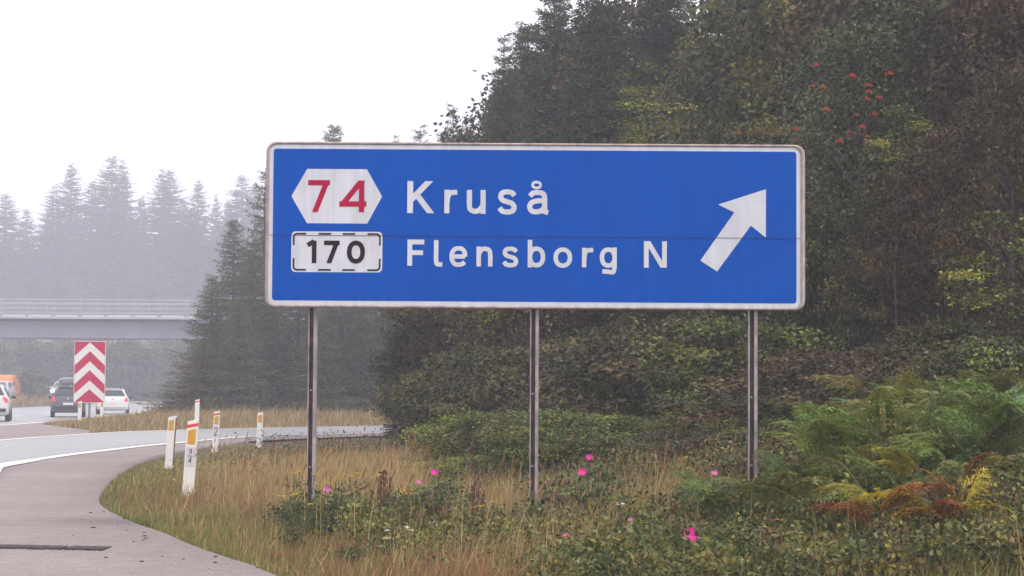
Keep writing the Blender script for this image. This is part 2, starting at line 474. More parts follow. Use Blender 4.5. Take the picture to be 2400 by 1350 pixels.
def grime(m, amt=.10):
    nt = m.node_tree; b = nt.nodes['Principled BSDF']; tc = nt.nodes.new('ShaderNodeTexCoord'); mp = nt.nodes.new('ShaderNodeMapping')
    mp.inputs['Scale'].default_value = (9, 1, .55); n = nt.nodes.new('ShaderNodeTexNoise'); n.inputs['Scale'].default_value = 1.6; n.inputs['Detail'].default_value = 6
    r = nt.nodes.new('ShaderNodeMapRange'); r.inputs[1].default_value = .35; r.inputs[2].default_value = .7; r.inputs[3].default_value = 1.03; r.inputs[4].default_value = 1 - amt
    mu = nt.nodes.new('ShaderNodeMix'); mu.data_type = 'RGBA'; mu.blend_type = 'MULTIPLY'; mu.inputs[0].default_value = 1
    old = b.inputs['Base Color'].links[0].from_socket
    nt.links.new(tc.outputs['Object'], mp.inputs[0]); nt.links.new(mp.outputs[0], n.inputs[0]); nt.links.new(n.outputs[0], r.inputs[0])
    nt.links.new(old, mu.inputs[6]); nt.links.new(r.outputs[0], mu.inputs[7]); nt.links.new(mu.outputs[2], b.inputs['Base Color'])
grime(M_BLUE, .09); grime(M_WHITE, .13); grime(M_RIM, .3)
M_SEAM = plain('seam', (0.03, 0.02, 0.045), 0.8)
M_STEEL = plain('weathered_steel', (0.34, 0.30, 0.31), 0.6, metal=0.35, noise=0.35, nscale=7, bump=0.2)
M_STEELD = plain('rust_and_shade_steel', (0.12, 0.075, 0.075), 0.7, metal=0.2, noise=0.4, nscale=7, bump=0.2)  # recess shade of the post web is put into this dark brown
M_BOLT = plain('galvanised_bolt', (0.45, 0.42, 0.42), 0.45, metal=0.6)
sign = thing('road_sign', 'large blue direction sign on three steel posts reading Kruså and Flensborg N', 'road sign', (O.x + 632 / K, SY, 0))
OX, OZ = -632 / K, O.z           # sign face coordinates inside the thing
def rrect(x0, z0, x1, z1, r, n=6):
    """outline, z0 top, z1 bottom"""
    pts = []
    for cx, cz, a0 in ((x1 - r, z0 - r, 90), (x1 - r, z1 + r, 0), (x0 + r, z1 + r, -90), (x0 + r, z0 - r, 180)):
        for i in range(n + 1):
            a = R(a0 - 90 * i / n); pts.append((cx + r * math.cos(a), cz + r * math.sin(a)))
    return pts
def place(pts): return [(OX + x, OZ + z) for x, z in pts]
def clipz(pts, lo, hi):
    def cl(P, z, keep):
        out = []
        for i in range(len(P)):
            a, b = P[i], P[(i + 1) % len(P)]
            ia, ib = keep(a[1]), keep(b[1])
            if ia: out.append(a)
            if ia != ib:
                t = (z - a[1]) / (b[1] - a[1]); out.append((a[0] + t * (b[0] - a[0]), z))
        return out
    P = cl(pts, lo, lambda v: v >= lo)
    return cl(P, hi, lambda v: v <= hi) if P else P
WX, WZ = 1264 / K, -389 / K
seamz = L(625, 552)[1]
out_ = rrect(0, 0, WX, WZ, 24 / K)
wh = rrect(7.5 / K, -6 / K, WX - 10.5 / K, WZ + 6 / K, 19 / K)
bl = rrect(17 / K, -16.3 / K, WX - 20 / K, WZ + 16.3 / K, 7 / K)
# raised metal rim: ring between the outer outline and the white plate
rb = BM(); oo, ww = place(out_), place(wh); k = len(oo)
rb.quad_strip([[(x, 0.035, z) for x, z in oo], [(x, -0.010, z) for x, z in oo], [(x * 0.5 + x2 * 0.5, -0.016, z * 0.5 + z2 * 0.5) for (x, z), (x2, z2) in zip(oo, ww)],
               [(x, -0.008, z) for x, z in ww], [(x, 0.012, z) for x, z in ww]], caps=False)
rb.poly([(x, 0.035, z) for x, z in oo])
rb.build('frame', M_RIM, sign)
for lo, hi in ((-9, seamz - 0.002), (seamz + 0.002, 9)):
    BM().prism(place(clipz(wh, lo, hi)), -0.002, 0.010).build('border_panel', M_WHITE, sign)
    BM().prism(place(clipz(bl, lo, hi)), -0.004, -0.0021).build('blue_panel', M_BLUE, sign)
def face(name, outline, mat, y=-0.006, label=None, th=0.0015):
    o = BM().prism(place([L(*p) for p in outline][::1]), y, y + th).build(name, mat, sign)
    if label: o['label'] = label
    return o
face('route_shield', [(684, 460.4), (720.7, 396.4), (860.8, 397.3), (896.6, 461.6), (862, 525.2), (720.7, 524.2)], M_WHITE, label='white hexagonal route shield numbered 74')
x0, z0 = L(684.6, 543.2); x1, z1 = L(897.2, 640)
BM().prism(place(rrect(x0, z0, x1, z1, 10 / K)), -0.006, -0.0045).build('route_panel', M_WHITE, sign)['label'] = 'white rounded route panel numbered 170'
face('arrow', [(1796.8, 444.2), (1795.8, 558), (1761, 530), (1681.2, 637.6), (1642.2, 611.9), (1722.3, 499), (1684.2, 480.3), (1692, 473.5)][:7], M_WHITE, label='white arrow pointing up to the right')

# ---- strokes of even width, ends cut square, curves smooth
def ribbon(pts, w, clip=None):
    P = np.array(pts, float); n = len(P); T = np.zeros_like(P)
    for i in range(n):
        a = P[i] - P[i - 1] if i else P[1] - P[0]; b = P[i + 1] - P[i] if i < n - 1 else P[-1] - P[-2]
        a = a / np.hypot(*a); b = b / np.hypot(*b); m = a + b; m /= np.hypot(*m)
        nn = np.array([-m[1], m[0]]); c = max(0.45, nn @ np.array([-a[1], a[0]])); T[i] = nn * (w / 2 / c)
    Lf, Rt = P + T, P - T
    quads = []
    for i in range(n - 1):
        q = [tuple(Lf[i]), tuple(Lf[i + 1]), tuple(Rt[i + 1]), tuple(Rt[i])]
        if clip: q = clipz(q, clip[0], clip[1])
        if len(q) >= 3: quads.append(q)
    return quads
def ell(x0, y0, x1, y1, n=32, a0=0, a1=360):
    cx, cy_, rx, ry = (x0 + x1) / 2, (y0 + y1) / 2, (x1 - x0) / 2, (y1 - y0) / 2
    e = 0.92   # slightly squared round
    out = []
    for i in range(n + 1):
        a = R(a0 + (a1 - a0) * i / n); c, s = math.cos(a), math.sin(a)
        out.append((cx + rx * math.copysign(abs(c) ** e, c), cy_ + ry * math.copysign(abs(s) ** e, s)))
    return out
def glyph(ch, x0, y0, x1, y1, w):
    """stroke centre lines inside the outer box (pixels, y down)"""
    a, b, c, d = x0 + w / 2, y0 + w / 2, x1 - w / 2, y1 - w / 2
    def S(pts): return [(a + (c - a) * u, b + (d - b) * v) for u, v in pts]
    def SP(pts): return [tuple(p) for p in spline(S(pts), 6)]
    h = y1 - y0
    if ch == 'K': return [[(a, y0), (a, y1)], [(a, y0 + h * .62), (x1 - w * .2, y0 - h * .06)], [(a + (c - a) * .28, y0 + h * .38), (x1 + w * .1, y1 + h * .08)]]
    if ch == 'r': return [[(a, y0), (a, y1)], [tuple(p) for p in spline([(a, y0 + h * .62), (a + (c - a) * .12, y0 + h * .32), (a + (c - a) * .45, b + h * .03), (x1, b)], 6)]]
    if ch == 'u': return [[(a, y0)] + SP([(0, .1), (0, .62), (.06, .88), (.35, 1.0), (.7, .95), (.95, .72)]), [(c, y0), (c, y1)]]
    if ch == 'n': return [[(a, y0), (a, y1)], SP([(.03, .32), (.25, .06), (.58, 0), (.9, .1), (1, .38), (1, .9)]) + [(c, y1)]]
    if ch == 's': return [SP([(1.0, .19), (.84, .05), (.5, 0), (.14, .06), (.03, .25), (.18, .41), (.5, .49), (.84, .58), (.99, .76), (.86, .95), (.5, 1), (.14, .95), (-.04, .79)])]
    if ch == 'a': return [SP([(.02, .2), (.2, .04), (.52, 0), (.86, .08), (.94, .34), (.94, .6)]) + [(a + (c - a) * .94, y1 - h * .12)] + [(x1, y1 - w * .35)], SP([(.94, .42), (.5, .43), (.13, .53), (0, .73), (.12, .94), (.42, 1), (.76, .92), (.94, .74)])]
    if ch == 'o': return [ell(a, b, c, d)]
    if ch == '0': return [ell(a, b, c, d, 36)]
    if ch == 'F': return [[(a, y0), (a, y1)], [(a, b), (x1, b)], [(a, y0 + h * .5), (x1 - w * .25, y0 + h * .5)]]
    if ch == 'l': return [[(a, y0)] + [tuple(p) for p in spline([(a, y0 + h * .3), (a, y0 + h * .75), (a + w * .25, d - h * .02), (x1, d)], 6)]]
    if ch == 'e': return [SP([(0, .5), (.99, .5)])[:1] + [(c, b + (d - b) * .5)], SP([(1, .52), (.96, .22), (.75, .03), (.5, 0), (.2, .07), (.02, .3), (0, .52), (.04, .75), (.24, .96), (.52, 1), (.8, .95), (.98, .84)])]
    if ch == 'b': return [[(a, y0), (a, y1)], ell(a, y0 + (h * .235) + w / 2, c, d)]
    if ch == 'g':
        g1 = y0 + h * .765 - w / 2
        return [ell(a, b, c, g1), [(c, y0), (c, y0 + h * .7)] + [tuple(p) for p in spline([(c, y0 + h * .75), (c - w * .3, y0 + h * .92), (a + (c - a) * .55, d), (a + w * .1, d - h * .02)], 6)]]
    if ch == 'N': return [[(a, y0), (a, y1)], [(a - w * .12, y0 - w * .6), (c + w * .12, y1 + w * .6)], [(c, y0), (c, y1)]]
    if ch == '7': return [[(x0, b), (x1, b)], [(c + w * .02, y0), (x0 + (x1 - x0) * .3, y1 + h * .04)]]
    if ch == '4': return [[(c - (x1 - x0) * .08, y0), (c - (x1 - x0) * .08, y1)], [(c - (x1 - x0) * .03, y0 - h * .05), (a, y0 + h * .77)], [(x0, y0 + h * .74), (x1, y0 + h * .74)]]
    if ch == '1': return [[(c, y0), (c, y1)], [(x0, y0 + h * .2), (c, y0 + h * .03)]]
    if ch == '9': return [ell(a, b, c, y0 + h * .62), [tuple(p) for p in spline([(c, y0 + h * .3), (c, y0 + h * .55), (c - (c - a) * .25, y0 + h * .85), (a + (c - a) * .1, d)], 6)]]
    if ch == '2': return [SP([(.02, .26), (.15, .06), (.5, 0), (.88, .08), (.98, .3), (.75, .55), (.3, .8), (.02, 1.0)]), [(x0, d), (x1, d)]]
def letter(ch, x0, y0, x1, y1, w, mat, tilt=None, extra=None, name='letter', y=-0.0085):
    """box in photograph pixels, turned upright with the sign"""
    X0, Z0 = L(x0, (y0 + (x1 - x0) * 0)); X1, Z1 = L(x1, y1); 
    Z0 = L((x0 + x1) / 2, y0)[1]; Z1 = L((x0 + x1) / 2, y1)[1]; ym = (y0 + y1) / 2
    X0 = L(x0, ym)[0]; X1 = L(x1, ym)[0]
    bm_ = BM(); strokes = glyph(ch, X0, -Z0, X1, -Z1, w / K)
    if extra: strokes += extra(X0, -Z0, X1, -Z1)
    straight = ch in 'KN74'
    for i, st in enumerate(strokes):
        qs = ribbon([(p[0], -p[1]) for p in st], w / K * (0.9 if ch == 'a' and i == 2 else 1), clip=(Z1, Z0) if straight else None)
        for q in qs: bm_.poly([(OX + x, y - 0.0004 * i, OZ + z) for x, z in q])
    o = bm_.build(name, mat, sign)
    bmm = bmesh.new(); bmm.from_mesh(o.data)
    for f in bmm.faces:
        if f.normal.y > 0: f.normal_flip()
    bmm.to_mesh(o.data); bmm.free()
    o['label'] = ('digit ' if ch.isdigit() else 'letter ') + ch
    return o
letter('K', 955.7, 425.2, 1014, 500.5, 13.6, M_WHITE)
letter('r', 1042.5, 445.5, 1072.6, 501, 11.8, M_WHITE)
letter('u', 1095.4, 446, 1139.4, 502.2, 12, M_WHITE)
letter('s', 1167.5, 444.5, 1212.6, 504, 12, M_WHITE)
o = letter('a', 1236.6, 446, 1286, 503.6, 12, M_WHITE); o['label'] = 'letter å without its ring'
rx0, rz0 = L(1246.5, 424.3); rx1, rz1 = L(1271.3, 444.6)
bm_ = BM()
for q in ribbon([(p[0], -p[1]) for p in ell(rx0 + 3.2 / K, -rz0 + 3.2 / K, rx1 - 3.2 / K, -rz1 - 3.2 / K, 24)], 6.4 / K): bm_.poly([(OX + x, -0.0085, OZ + z) for x, z in q][::-1])
bm_.build('letter', M_WHITE, sign)['label'] = 'ring of the letter å'
for ch, a, b_, c, d, w in (('F', 956.3, 562.7, 995.8, 624.3, 11.3), ('l', 1018.3, 564, 1038.3, 626.5, 10.6), ('e', 1055, 578, 1096.3, 626.8, 10.4),
                           ('n', 1118, 579, 1155.6, 625.8, 10.6), ('s', 1178.4, 579, 1216.2, 628, 10.4), ('b', 1238, 563.5, 1279, 628.2, 10.6), ('o', 1298.3, 581, 1342, 629, 10.4),
                           ('r', 1365, 582, 1391, 627.6, 10.4), ('g', 1406.5, 581, 1446.5, 643.6, 10.4), ('N', 1510, 566.5, 1563.7, 628.7, 11.2)):
    letter(ch, a, b_, c, d, w, M_WHITE)
letter('7', 723, 422.7, 774.2, 498, 12.4, M_RED, name='digit')
letter('4', 796.7, 423.6, 860, 498.5, 12.6, M_RED, name='digit')
letter('1', 722.5, 565, 743.4, 618, 10.8, M_BLACK, name='digit')
letter('7', 761, 565, 797.5, 618, 10.8, M_BLACK, name='digit')
letter('0', 814.7, 565, 857, 619, 11, M_BLACK, name='digit')
# dashed outline of the 170 panel
def dash(p):
    b_ = BM()
    for q in ribbon(p, 3.9 / K): b_.poly([(OX + x, -0.0085, OZ + z) for x, z in q])
    o = b_.build('dash', M_BLACK, sign)
    bmm = bmesh.new(); bmm.from_mesh(o.data)
    for f in bmm.faces:
        if f.normal.y > 0: f.normal_flip()
    bmm.to_mesh(o.data); bmm.free()
ax0, ax1 = x0 + 5.8 / K, x1 - 5.8 / K; az0, az1 = z0 - 5.4 / K, z1 + 5.4 / K; rr = 8 / K
def corner(cx, cz, sx, sz):
    pts = [(cx + sx * 29 / K, cz)] + [(cx + sx * rr - sx * rr * math.sin(R(t)), cz - sz * rr + sz * rr * math.cos(R(t))) for t in range(0, 91, 15)] + [(cx, cz - sz * 27 / K)]
    dash(pts)
corner(ax0, az0, 1, 1); corner(ax1, az0, -1, 1); corner(ax0, az1, 1, -1); corner(ax1, az1, -1, -1)
for z in (az0, az1):
    for u in (60, 116): dash([(x0 + (u + 4) / K, z), (x0 + (u + 33) / K, z)])
# seam between the upper and the lower panel, over everything
BM().prism(place([(7.5 / K, seamz + .0022), (WX - 10 / K, seamz + .0022), (WX - 10 / K, seamz - .0022), (7.5 / K, seamz - .0022)]), -0.0108, -0.0100).build('seam', M_SEAM, sign)
for px in (1282, 1287.5):
    for py in (346, 719):
        x, z = L(px, py + (px > 1285) * 1); BM().ball((OX + x, -0.004, OZ + z), (0.005, 0.004, 0.005), 8, 5).build('rivet', M_STEELD, sign)
for px in (733, 777, 822, 865):
    x, z = L(px, 560.5); BM().ball((OX + x, -0.008, OZ + z), (0.0045, 0.003, 0.0045), 8, 5).build('rivet', M_STEEL, sign)
# posts: open steel profile, a narrow dark flange, the web with recess shade in its colour, a broad flange
for px, seed in ((732, 1), (1253.5, 2), (1767, 3)):
    w = W(px, 800, SY); x = w.x - sign.location.x; g = float(H(w.x, SY)) - 0.3
    h = OZ - 0.03 - g; zc = g + h / 2
    b_ = BM(); b_.box((x - 0.038, 0.078, zc), (0.010, 0.075, h)); b_.box((x - 0.013, 0.095, zc), (0.038, 0.012, h)); b_.box((x + 0.021, 0.076, zc), (0.028, 0.080, h))
    b_.box((x + 0.0365, 0.0755, zc), (0.003, 0.08, h))
    po = b_.build('post', M_STEEL, sign)
    b2 = BM(); b2.box((x - 0.013, 0.0875, zc), (0.037, 0.003, h - 0.01)); b2.build('web', M_STEELD, po)
    for pz in (0.62 + .02 * seed, 1.38 - .02 * seed, OZ + WZ + .1, OZ - .2):
        BM().tube([(x - 0.016, 0.060, pz), (x - 0.016, 0.087, pz)], 0.011, 6).build('bolt', M_BOLT, po)
    for pz in (OZ + WZ + 0.2, OZ - 0.22):
        BM().box((x, 0.0365 + .001, pz), (0.34, 0.0025, 0.05)).build('clamp', M_STEEL, sign)

# ================================================================== marker posts
M_PLASTIC = plain('white_marker_plastic', (0.80, 0.79, 0.76), 0.5, noise=0.06, nscale=9)
M_AMBER = plain('amber_reflector', (0.62, 0.33, 0.02), 0.35, noise=0.08, nscale=30)
M_RFLX = plain('red_reflective_band', (0.75, 0.045, 0.06), 0.4)
M_LABEL = plain('pale_label', (0.62, 0.60, 0.64), 0.5)
M_PBROWN = plain('brown_post_side', (0.20, 0.11, 0.10), 0.6)
M_CREAM = plain('aged_cream_plastic', (0.74, 0.62, 0.52), 0.55)
def marker(loc, h, label, red=True, amber=True, digits=None, lean=0.0, turn=0.0, side=False, cream=False, w=0.135, d=0.11, group=None):
    t = thing('marker_post', label, 'marker post', loc, turn, group); t.rotation_euler = (R(-1.0), lean, turn)
    sl = 0.034        # the slanting top
    def band(z0, z1, x0=-w / 2, x1=w / 2, slant=True, y=0.0, flat_bottom=False):
        s = sl / w if slant else 0
        return [(x0, z0 + (s * x0 if not flat_bottom else 0)), (x1, z0 + (s * x1 if not flat_bottom else 0)), (x1, z1 + s * x1), (x0, z1 + s * x0)]
    b_ = BM(); o_ = band(-0.25, h - .012, flat_bottom=True)
    # rounded-front body
    rings = []
    for (x, y) in ((-w / 2, d * .6), (-w / 2, 0.008), (-w / 2 + .006, 0), (w / 2 - .006, 0), (w / 2, 0.008), (w / 2, d * .6), (w * .3, d), (-w * .3, d)):
        rings.append((x, y))
    lo = [(x * 1.06, y, -0.25) for x, y in rings]; hi = [(x, y, h - 0.006 + sl / w * x) for x, y in rings]; tp = [(x * .95, y * .95 + .002, h + sl / w * x) for x, y in rings]
    b_.quad_strip([lo, hi, tp]); b_.build('post', M_CREAM if cream else M_PLASTIC, t)
    f = -0.0022
    if red: BM().prism(band(h - 0.085, h - 0.045, -w / 2 - .001, w / 2 + .001), f, 0.03).build('red_band', M_RFLX, t)
    if amber:
        a0 = h - (0.30 if red else 0.245)
        if red: BM().prism(band(a0, h - 0.115, -w * .36, w * .36, flat_bottom=True), f, 0.001).build('reflector', M_AMBER, t)
        else: BM().prism(band(a0, h - 0.065, -w * .36, w * .36, flat_bottom=True), f, 0.001).build('reflector', M_AMBER, t)
    if side: BM().box((w / 2 + 0.0015, d * .32, h * .5 - .07), (0.003, d * .5, h + .1)).build('side_face', M_PBROWN, t)
    if digits:
        zt = h - 0.33
        BM().prism([(-w * .40, zt - 0.25), (w * .40, zt - 0.25), (w * .40, zt + 0.0), (-w * .40, zt + 0.0)], -0.002, 0.001).build('label_plate', M_LABEL, t)
        for ch, zc, hh, ww in digits:
            bb = BM()
            strokes = glyph(ch, -ww / 2, -(zt + zc), ww / 2, -(zt + zc - hh), 0.0085 if hh < .1 else .016) if ch != '-' else [[(-ww / 2, -(zt + zc)), (ww / 2, -(zt + zc))]]
            for i, st in enumerate(strokes):
                for q in ribbon([(p[0], -p[1]) for p in st], 0.0085 if hh < .1 else .016): bb.poly([(x, -0.0032 - .0004 * i, z) for x, z in q])
            bb.build('digit' if ch != '-' else 'rule', M_BLACK, t)
    return t
def at(px, py):
    x, y = G(px, py); return (x, y, float(H(x, y)))
marker(at(438, 1172), 0.985, 'white marker post with red band, amber reflector and number plate 9 over 4', digits=[('9', -.02, .07, .034), ('-', -.113, 0, .065), ('4', -.13, .065, .036)], lean=R(3.4))
marker(at(394, 1098), 0.90, 'cream topped marker post with amber reflector left of the 9 over 4 post', red=False, side=True, lean=R(3.2), turn=R(-14), cream=False)
marker(at(503, 1056), 0.90, 'white marker post with red band and a black figure 2', digits=[('2', -.03, .19, .085)], lean=R(2.4))
marker(at(606, 1047), 0.83, 'white marker post with amber reflector and no red band left of the sign', red=False, lean=R(2.2))
t = marker(at(460, 1014), 1.06, 'plain white marker post with red cap across the exit lane', amber=False, lean=R(0.8))
marker((*W(186, 995, 80).xy, 0.1), 0.80, 'white marker post with amber reflector left of the chevron board pole', red=False)
marker((*W(238, 992, 92).xy, 0.16), 0.72, 'faint marker post in front of the white hatchback', red=True)
p = W(407, 972, 112); marker((p.x, p.y, p.z - 0.25), 0.9, 'tiny orange tipped marker post beyond the grass island', red=True)
p = W(434, 950, 150); marker((p.x, p.y, p.z), 0.85, 'pale distant marker post on the bank beside the dark spruce', red=False, amber=False, w=.2)
p = W(966, 1000, 84); marker((p.x, p.y, 0.02), 0.82, 'white marker post half hidden by the dark bush at the bend', red=False, amber=False)

# ================================================================== chevron board
CY = 84.0
kc = FPX / CY
pc = W(208, 1000, CY)
ch = thing('chevron_board', 'tall red board with white upward chevrons on a grey pole', 'chevron board', (pc.x, CY, 0.1))
M_CRED = plain('chevron_red', (0.50, 0.008, 0.07), 0.5, spec=.2)
M_CWH = plain('chevron_white', (0.74, 0.74, 0.72), 0.5)
bw, bh = 71 / kc, 142 / kc; bz = W(208, 943, CY).z - 0.1
def cpl(u, v): return (-bw / 2 + u * bw, bz + bh - v * bh)     # u 0..1, v 0 top .. 1 bottom
def face_ch(name, outl, mat, y0, y1): return BM().prism([cpl(*p) for p in outl], y0, y1).build(name, mat, ch)
rim = [(x, z) for x, z in rrect(-bw / 2 - .02, bz + bh + .02, bw / 2 + .02, bz - .02, .06)]
BM().prism(rim, 0.0, 0.03).build('rim', M_CWH, ch)
BM().prism(rrect(-bw / 2, bz + bh, bw / 2, bz, .05), -0.004, 0.001).build('board', M_CRED, ch)
for k in range(3):
    a = 0.012 + k * 0.314
    hv = 0.14 ; dv = 0.225
    pts = [(0.5, a), (1.0, a + dv), (1.0, a + dv + .155), (0.5, a + .145), (0.0, a + dv + .155), (0.0, a + dv)]
    pts = [(u, min(v, 1.0)) for u, v in pts]
    face_ch('chevron', pts, M_CWH, -0.007, -0.0041)
BM().tube([(0, .06, -.3), (0, .06, bz + bh - .1)], 0.045, 10).build('pole', plain('grey_pole', (0.22, 0.22, 0.24), 0.5, metal=.4), ch)
# ================================================================== bridge
BY = 212.0
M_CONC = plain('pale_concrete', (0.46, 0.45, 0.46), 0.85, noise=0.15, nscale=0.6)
M_CONCD = plain('shaded_girder_grey', (0.24, 0.24, 0.28), 0.8, noise=0.15, nscale=0.4)  # shade below the edge beam is put into this darker grey
M_GALV = plain('galvanised_rail', (0.72, 0.73, 0.76), 0.4, metal=0.2)
M_GALVD = plain('dull_rail', (0.42, 0.44, 0.48), 0.6, metal=0.3)
zr = W(240, 737, BY).z                      # guard rail height on the bridge
zt_, zd, zg, zb_ = W(240, 703, BY).z, W(240, 743, BY).z, W(240, 754, BY).z, W(240, 792, BY).z
bridge = thing('bridge', 'pale concrete road bridge with railings crossing the motorway in the haze', 'bridge', (-30, BY, 0))
bx0, bx1 = -75.0, 62.0
def bb_(name, c, d, mat): return BM().box(c, d).build(name, mat, bridge)
mx_ = (bx0 + bx1) / 2; bl_ = bx1 - bx0
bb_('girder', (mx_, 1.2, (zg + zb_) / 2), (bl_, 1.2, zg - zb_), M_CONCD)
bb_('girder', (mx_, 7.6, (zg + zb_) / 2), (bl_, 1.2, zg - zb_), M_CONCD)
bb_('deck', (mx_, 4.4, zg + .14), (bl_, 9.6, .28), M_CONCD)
bb_('edge_beam', (mx_, -0.15, (zd + zg) / 2), (bl_, 0.5, zd - zg), M_CONC)
bb_('edge_beam', (mx_, 8.95, (zd + zg) / 2), (bl_, 0.5, zd - zg), M_CONC)
for side, y in ((0, 0.0), (1, 8.9)):
    for q in (0.0, 0.27, 0.54, 0.80):
        BM().tube([(bx0, y, zt_ - q * (zt_ - zd)), (bx1, y, zt_ - q * (zt_ - zd))], 0.06 if q == 0 else 0.035, 6).build('rail', M_GALVD, bridge)
    step = 62 / (FPX / BY)
    x = bx0 + .4
    while x < bx1:
        if side == 0 or int((x - bx0) / step) % 2 == 0:
            BM().box((x, y, (zt_ + zd) / 2), (0.07, 0.07, zt_ - zd)).build('post', M_GALVD, bridge)
        x += step
# pale guard rail lengths between the posts
step = 62 / (FPX / BY); xo = (W(5, 737, BY).x + 30)
k = -12
while True:
    x = xo + k * step
    if x > 30: break
    b_ = BM(); b_.quad_strip([[(x, .35, zd + .02), (x, .30, zd + .05), (x, .30, zd + .15), (x, .35, zd + .19), (x, .40, zd + .19), (x, .40, zd + .02)],
                              [(x + step * .84, .35, zd + .02), (x + step * .84, .30, zd + .05), (x + step * .84, .30, zd + .15), (x + step * .84, .35, zd + .19), (x + step * .84, .40, zd + .19), (x + step * .84, .40, zd + .02)]])
    b_.build('guard_rail', M_GALV, bridge); k += 1
for xp in (-31.0, 36.0):
    for yy in (1.6, 7.2):
        BM().tube([(xp, yy, -0.2), (xp, yy, zb_ + .01)], 0.5, 12).build('pier', M_CONC, bridge)

# ================================================================== vehicles
M_TYRE = plain('tyre_rubber', (0.02, 0.02, 0.022), 0.85)
M_ALLOY = plain('alloy_rim', (0.35, 0.35, 0.37), 0.35, metal=0.7)
M_GLASS = plain('dark_car_glass', (0.035, 0.04, 0.05), 0.08, spec=0.8)
M_TRIM = plain('black_trim', (0.03, 0.03, 0.035), 0.6)
M_TAIL = emis('tail_light', (1.0, 0.10, 0.12), 0.55, (0.5, 0.02, 0.03))
M_PLATE = plain('number_plate', (0.75, 0.75, 0.75), 0.5)
M_LAMP = emis('lit_headlight', (1.0, 0.85, 0.62), 6.0, (0.8, 0.8, 0.8))
M_INDIC = emis('amber_lamp', (1.0, 0.45, 0.08), 2.0, (0.6, 0.3, 0.05))
M_CHROME = plain('chrome', (0.7, 0.7, 0.72), 0.2, metal=0.9)
def paint(name, c): return plain(name, c, 0.32, metal=0.05, coat=0.6)
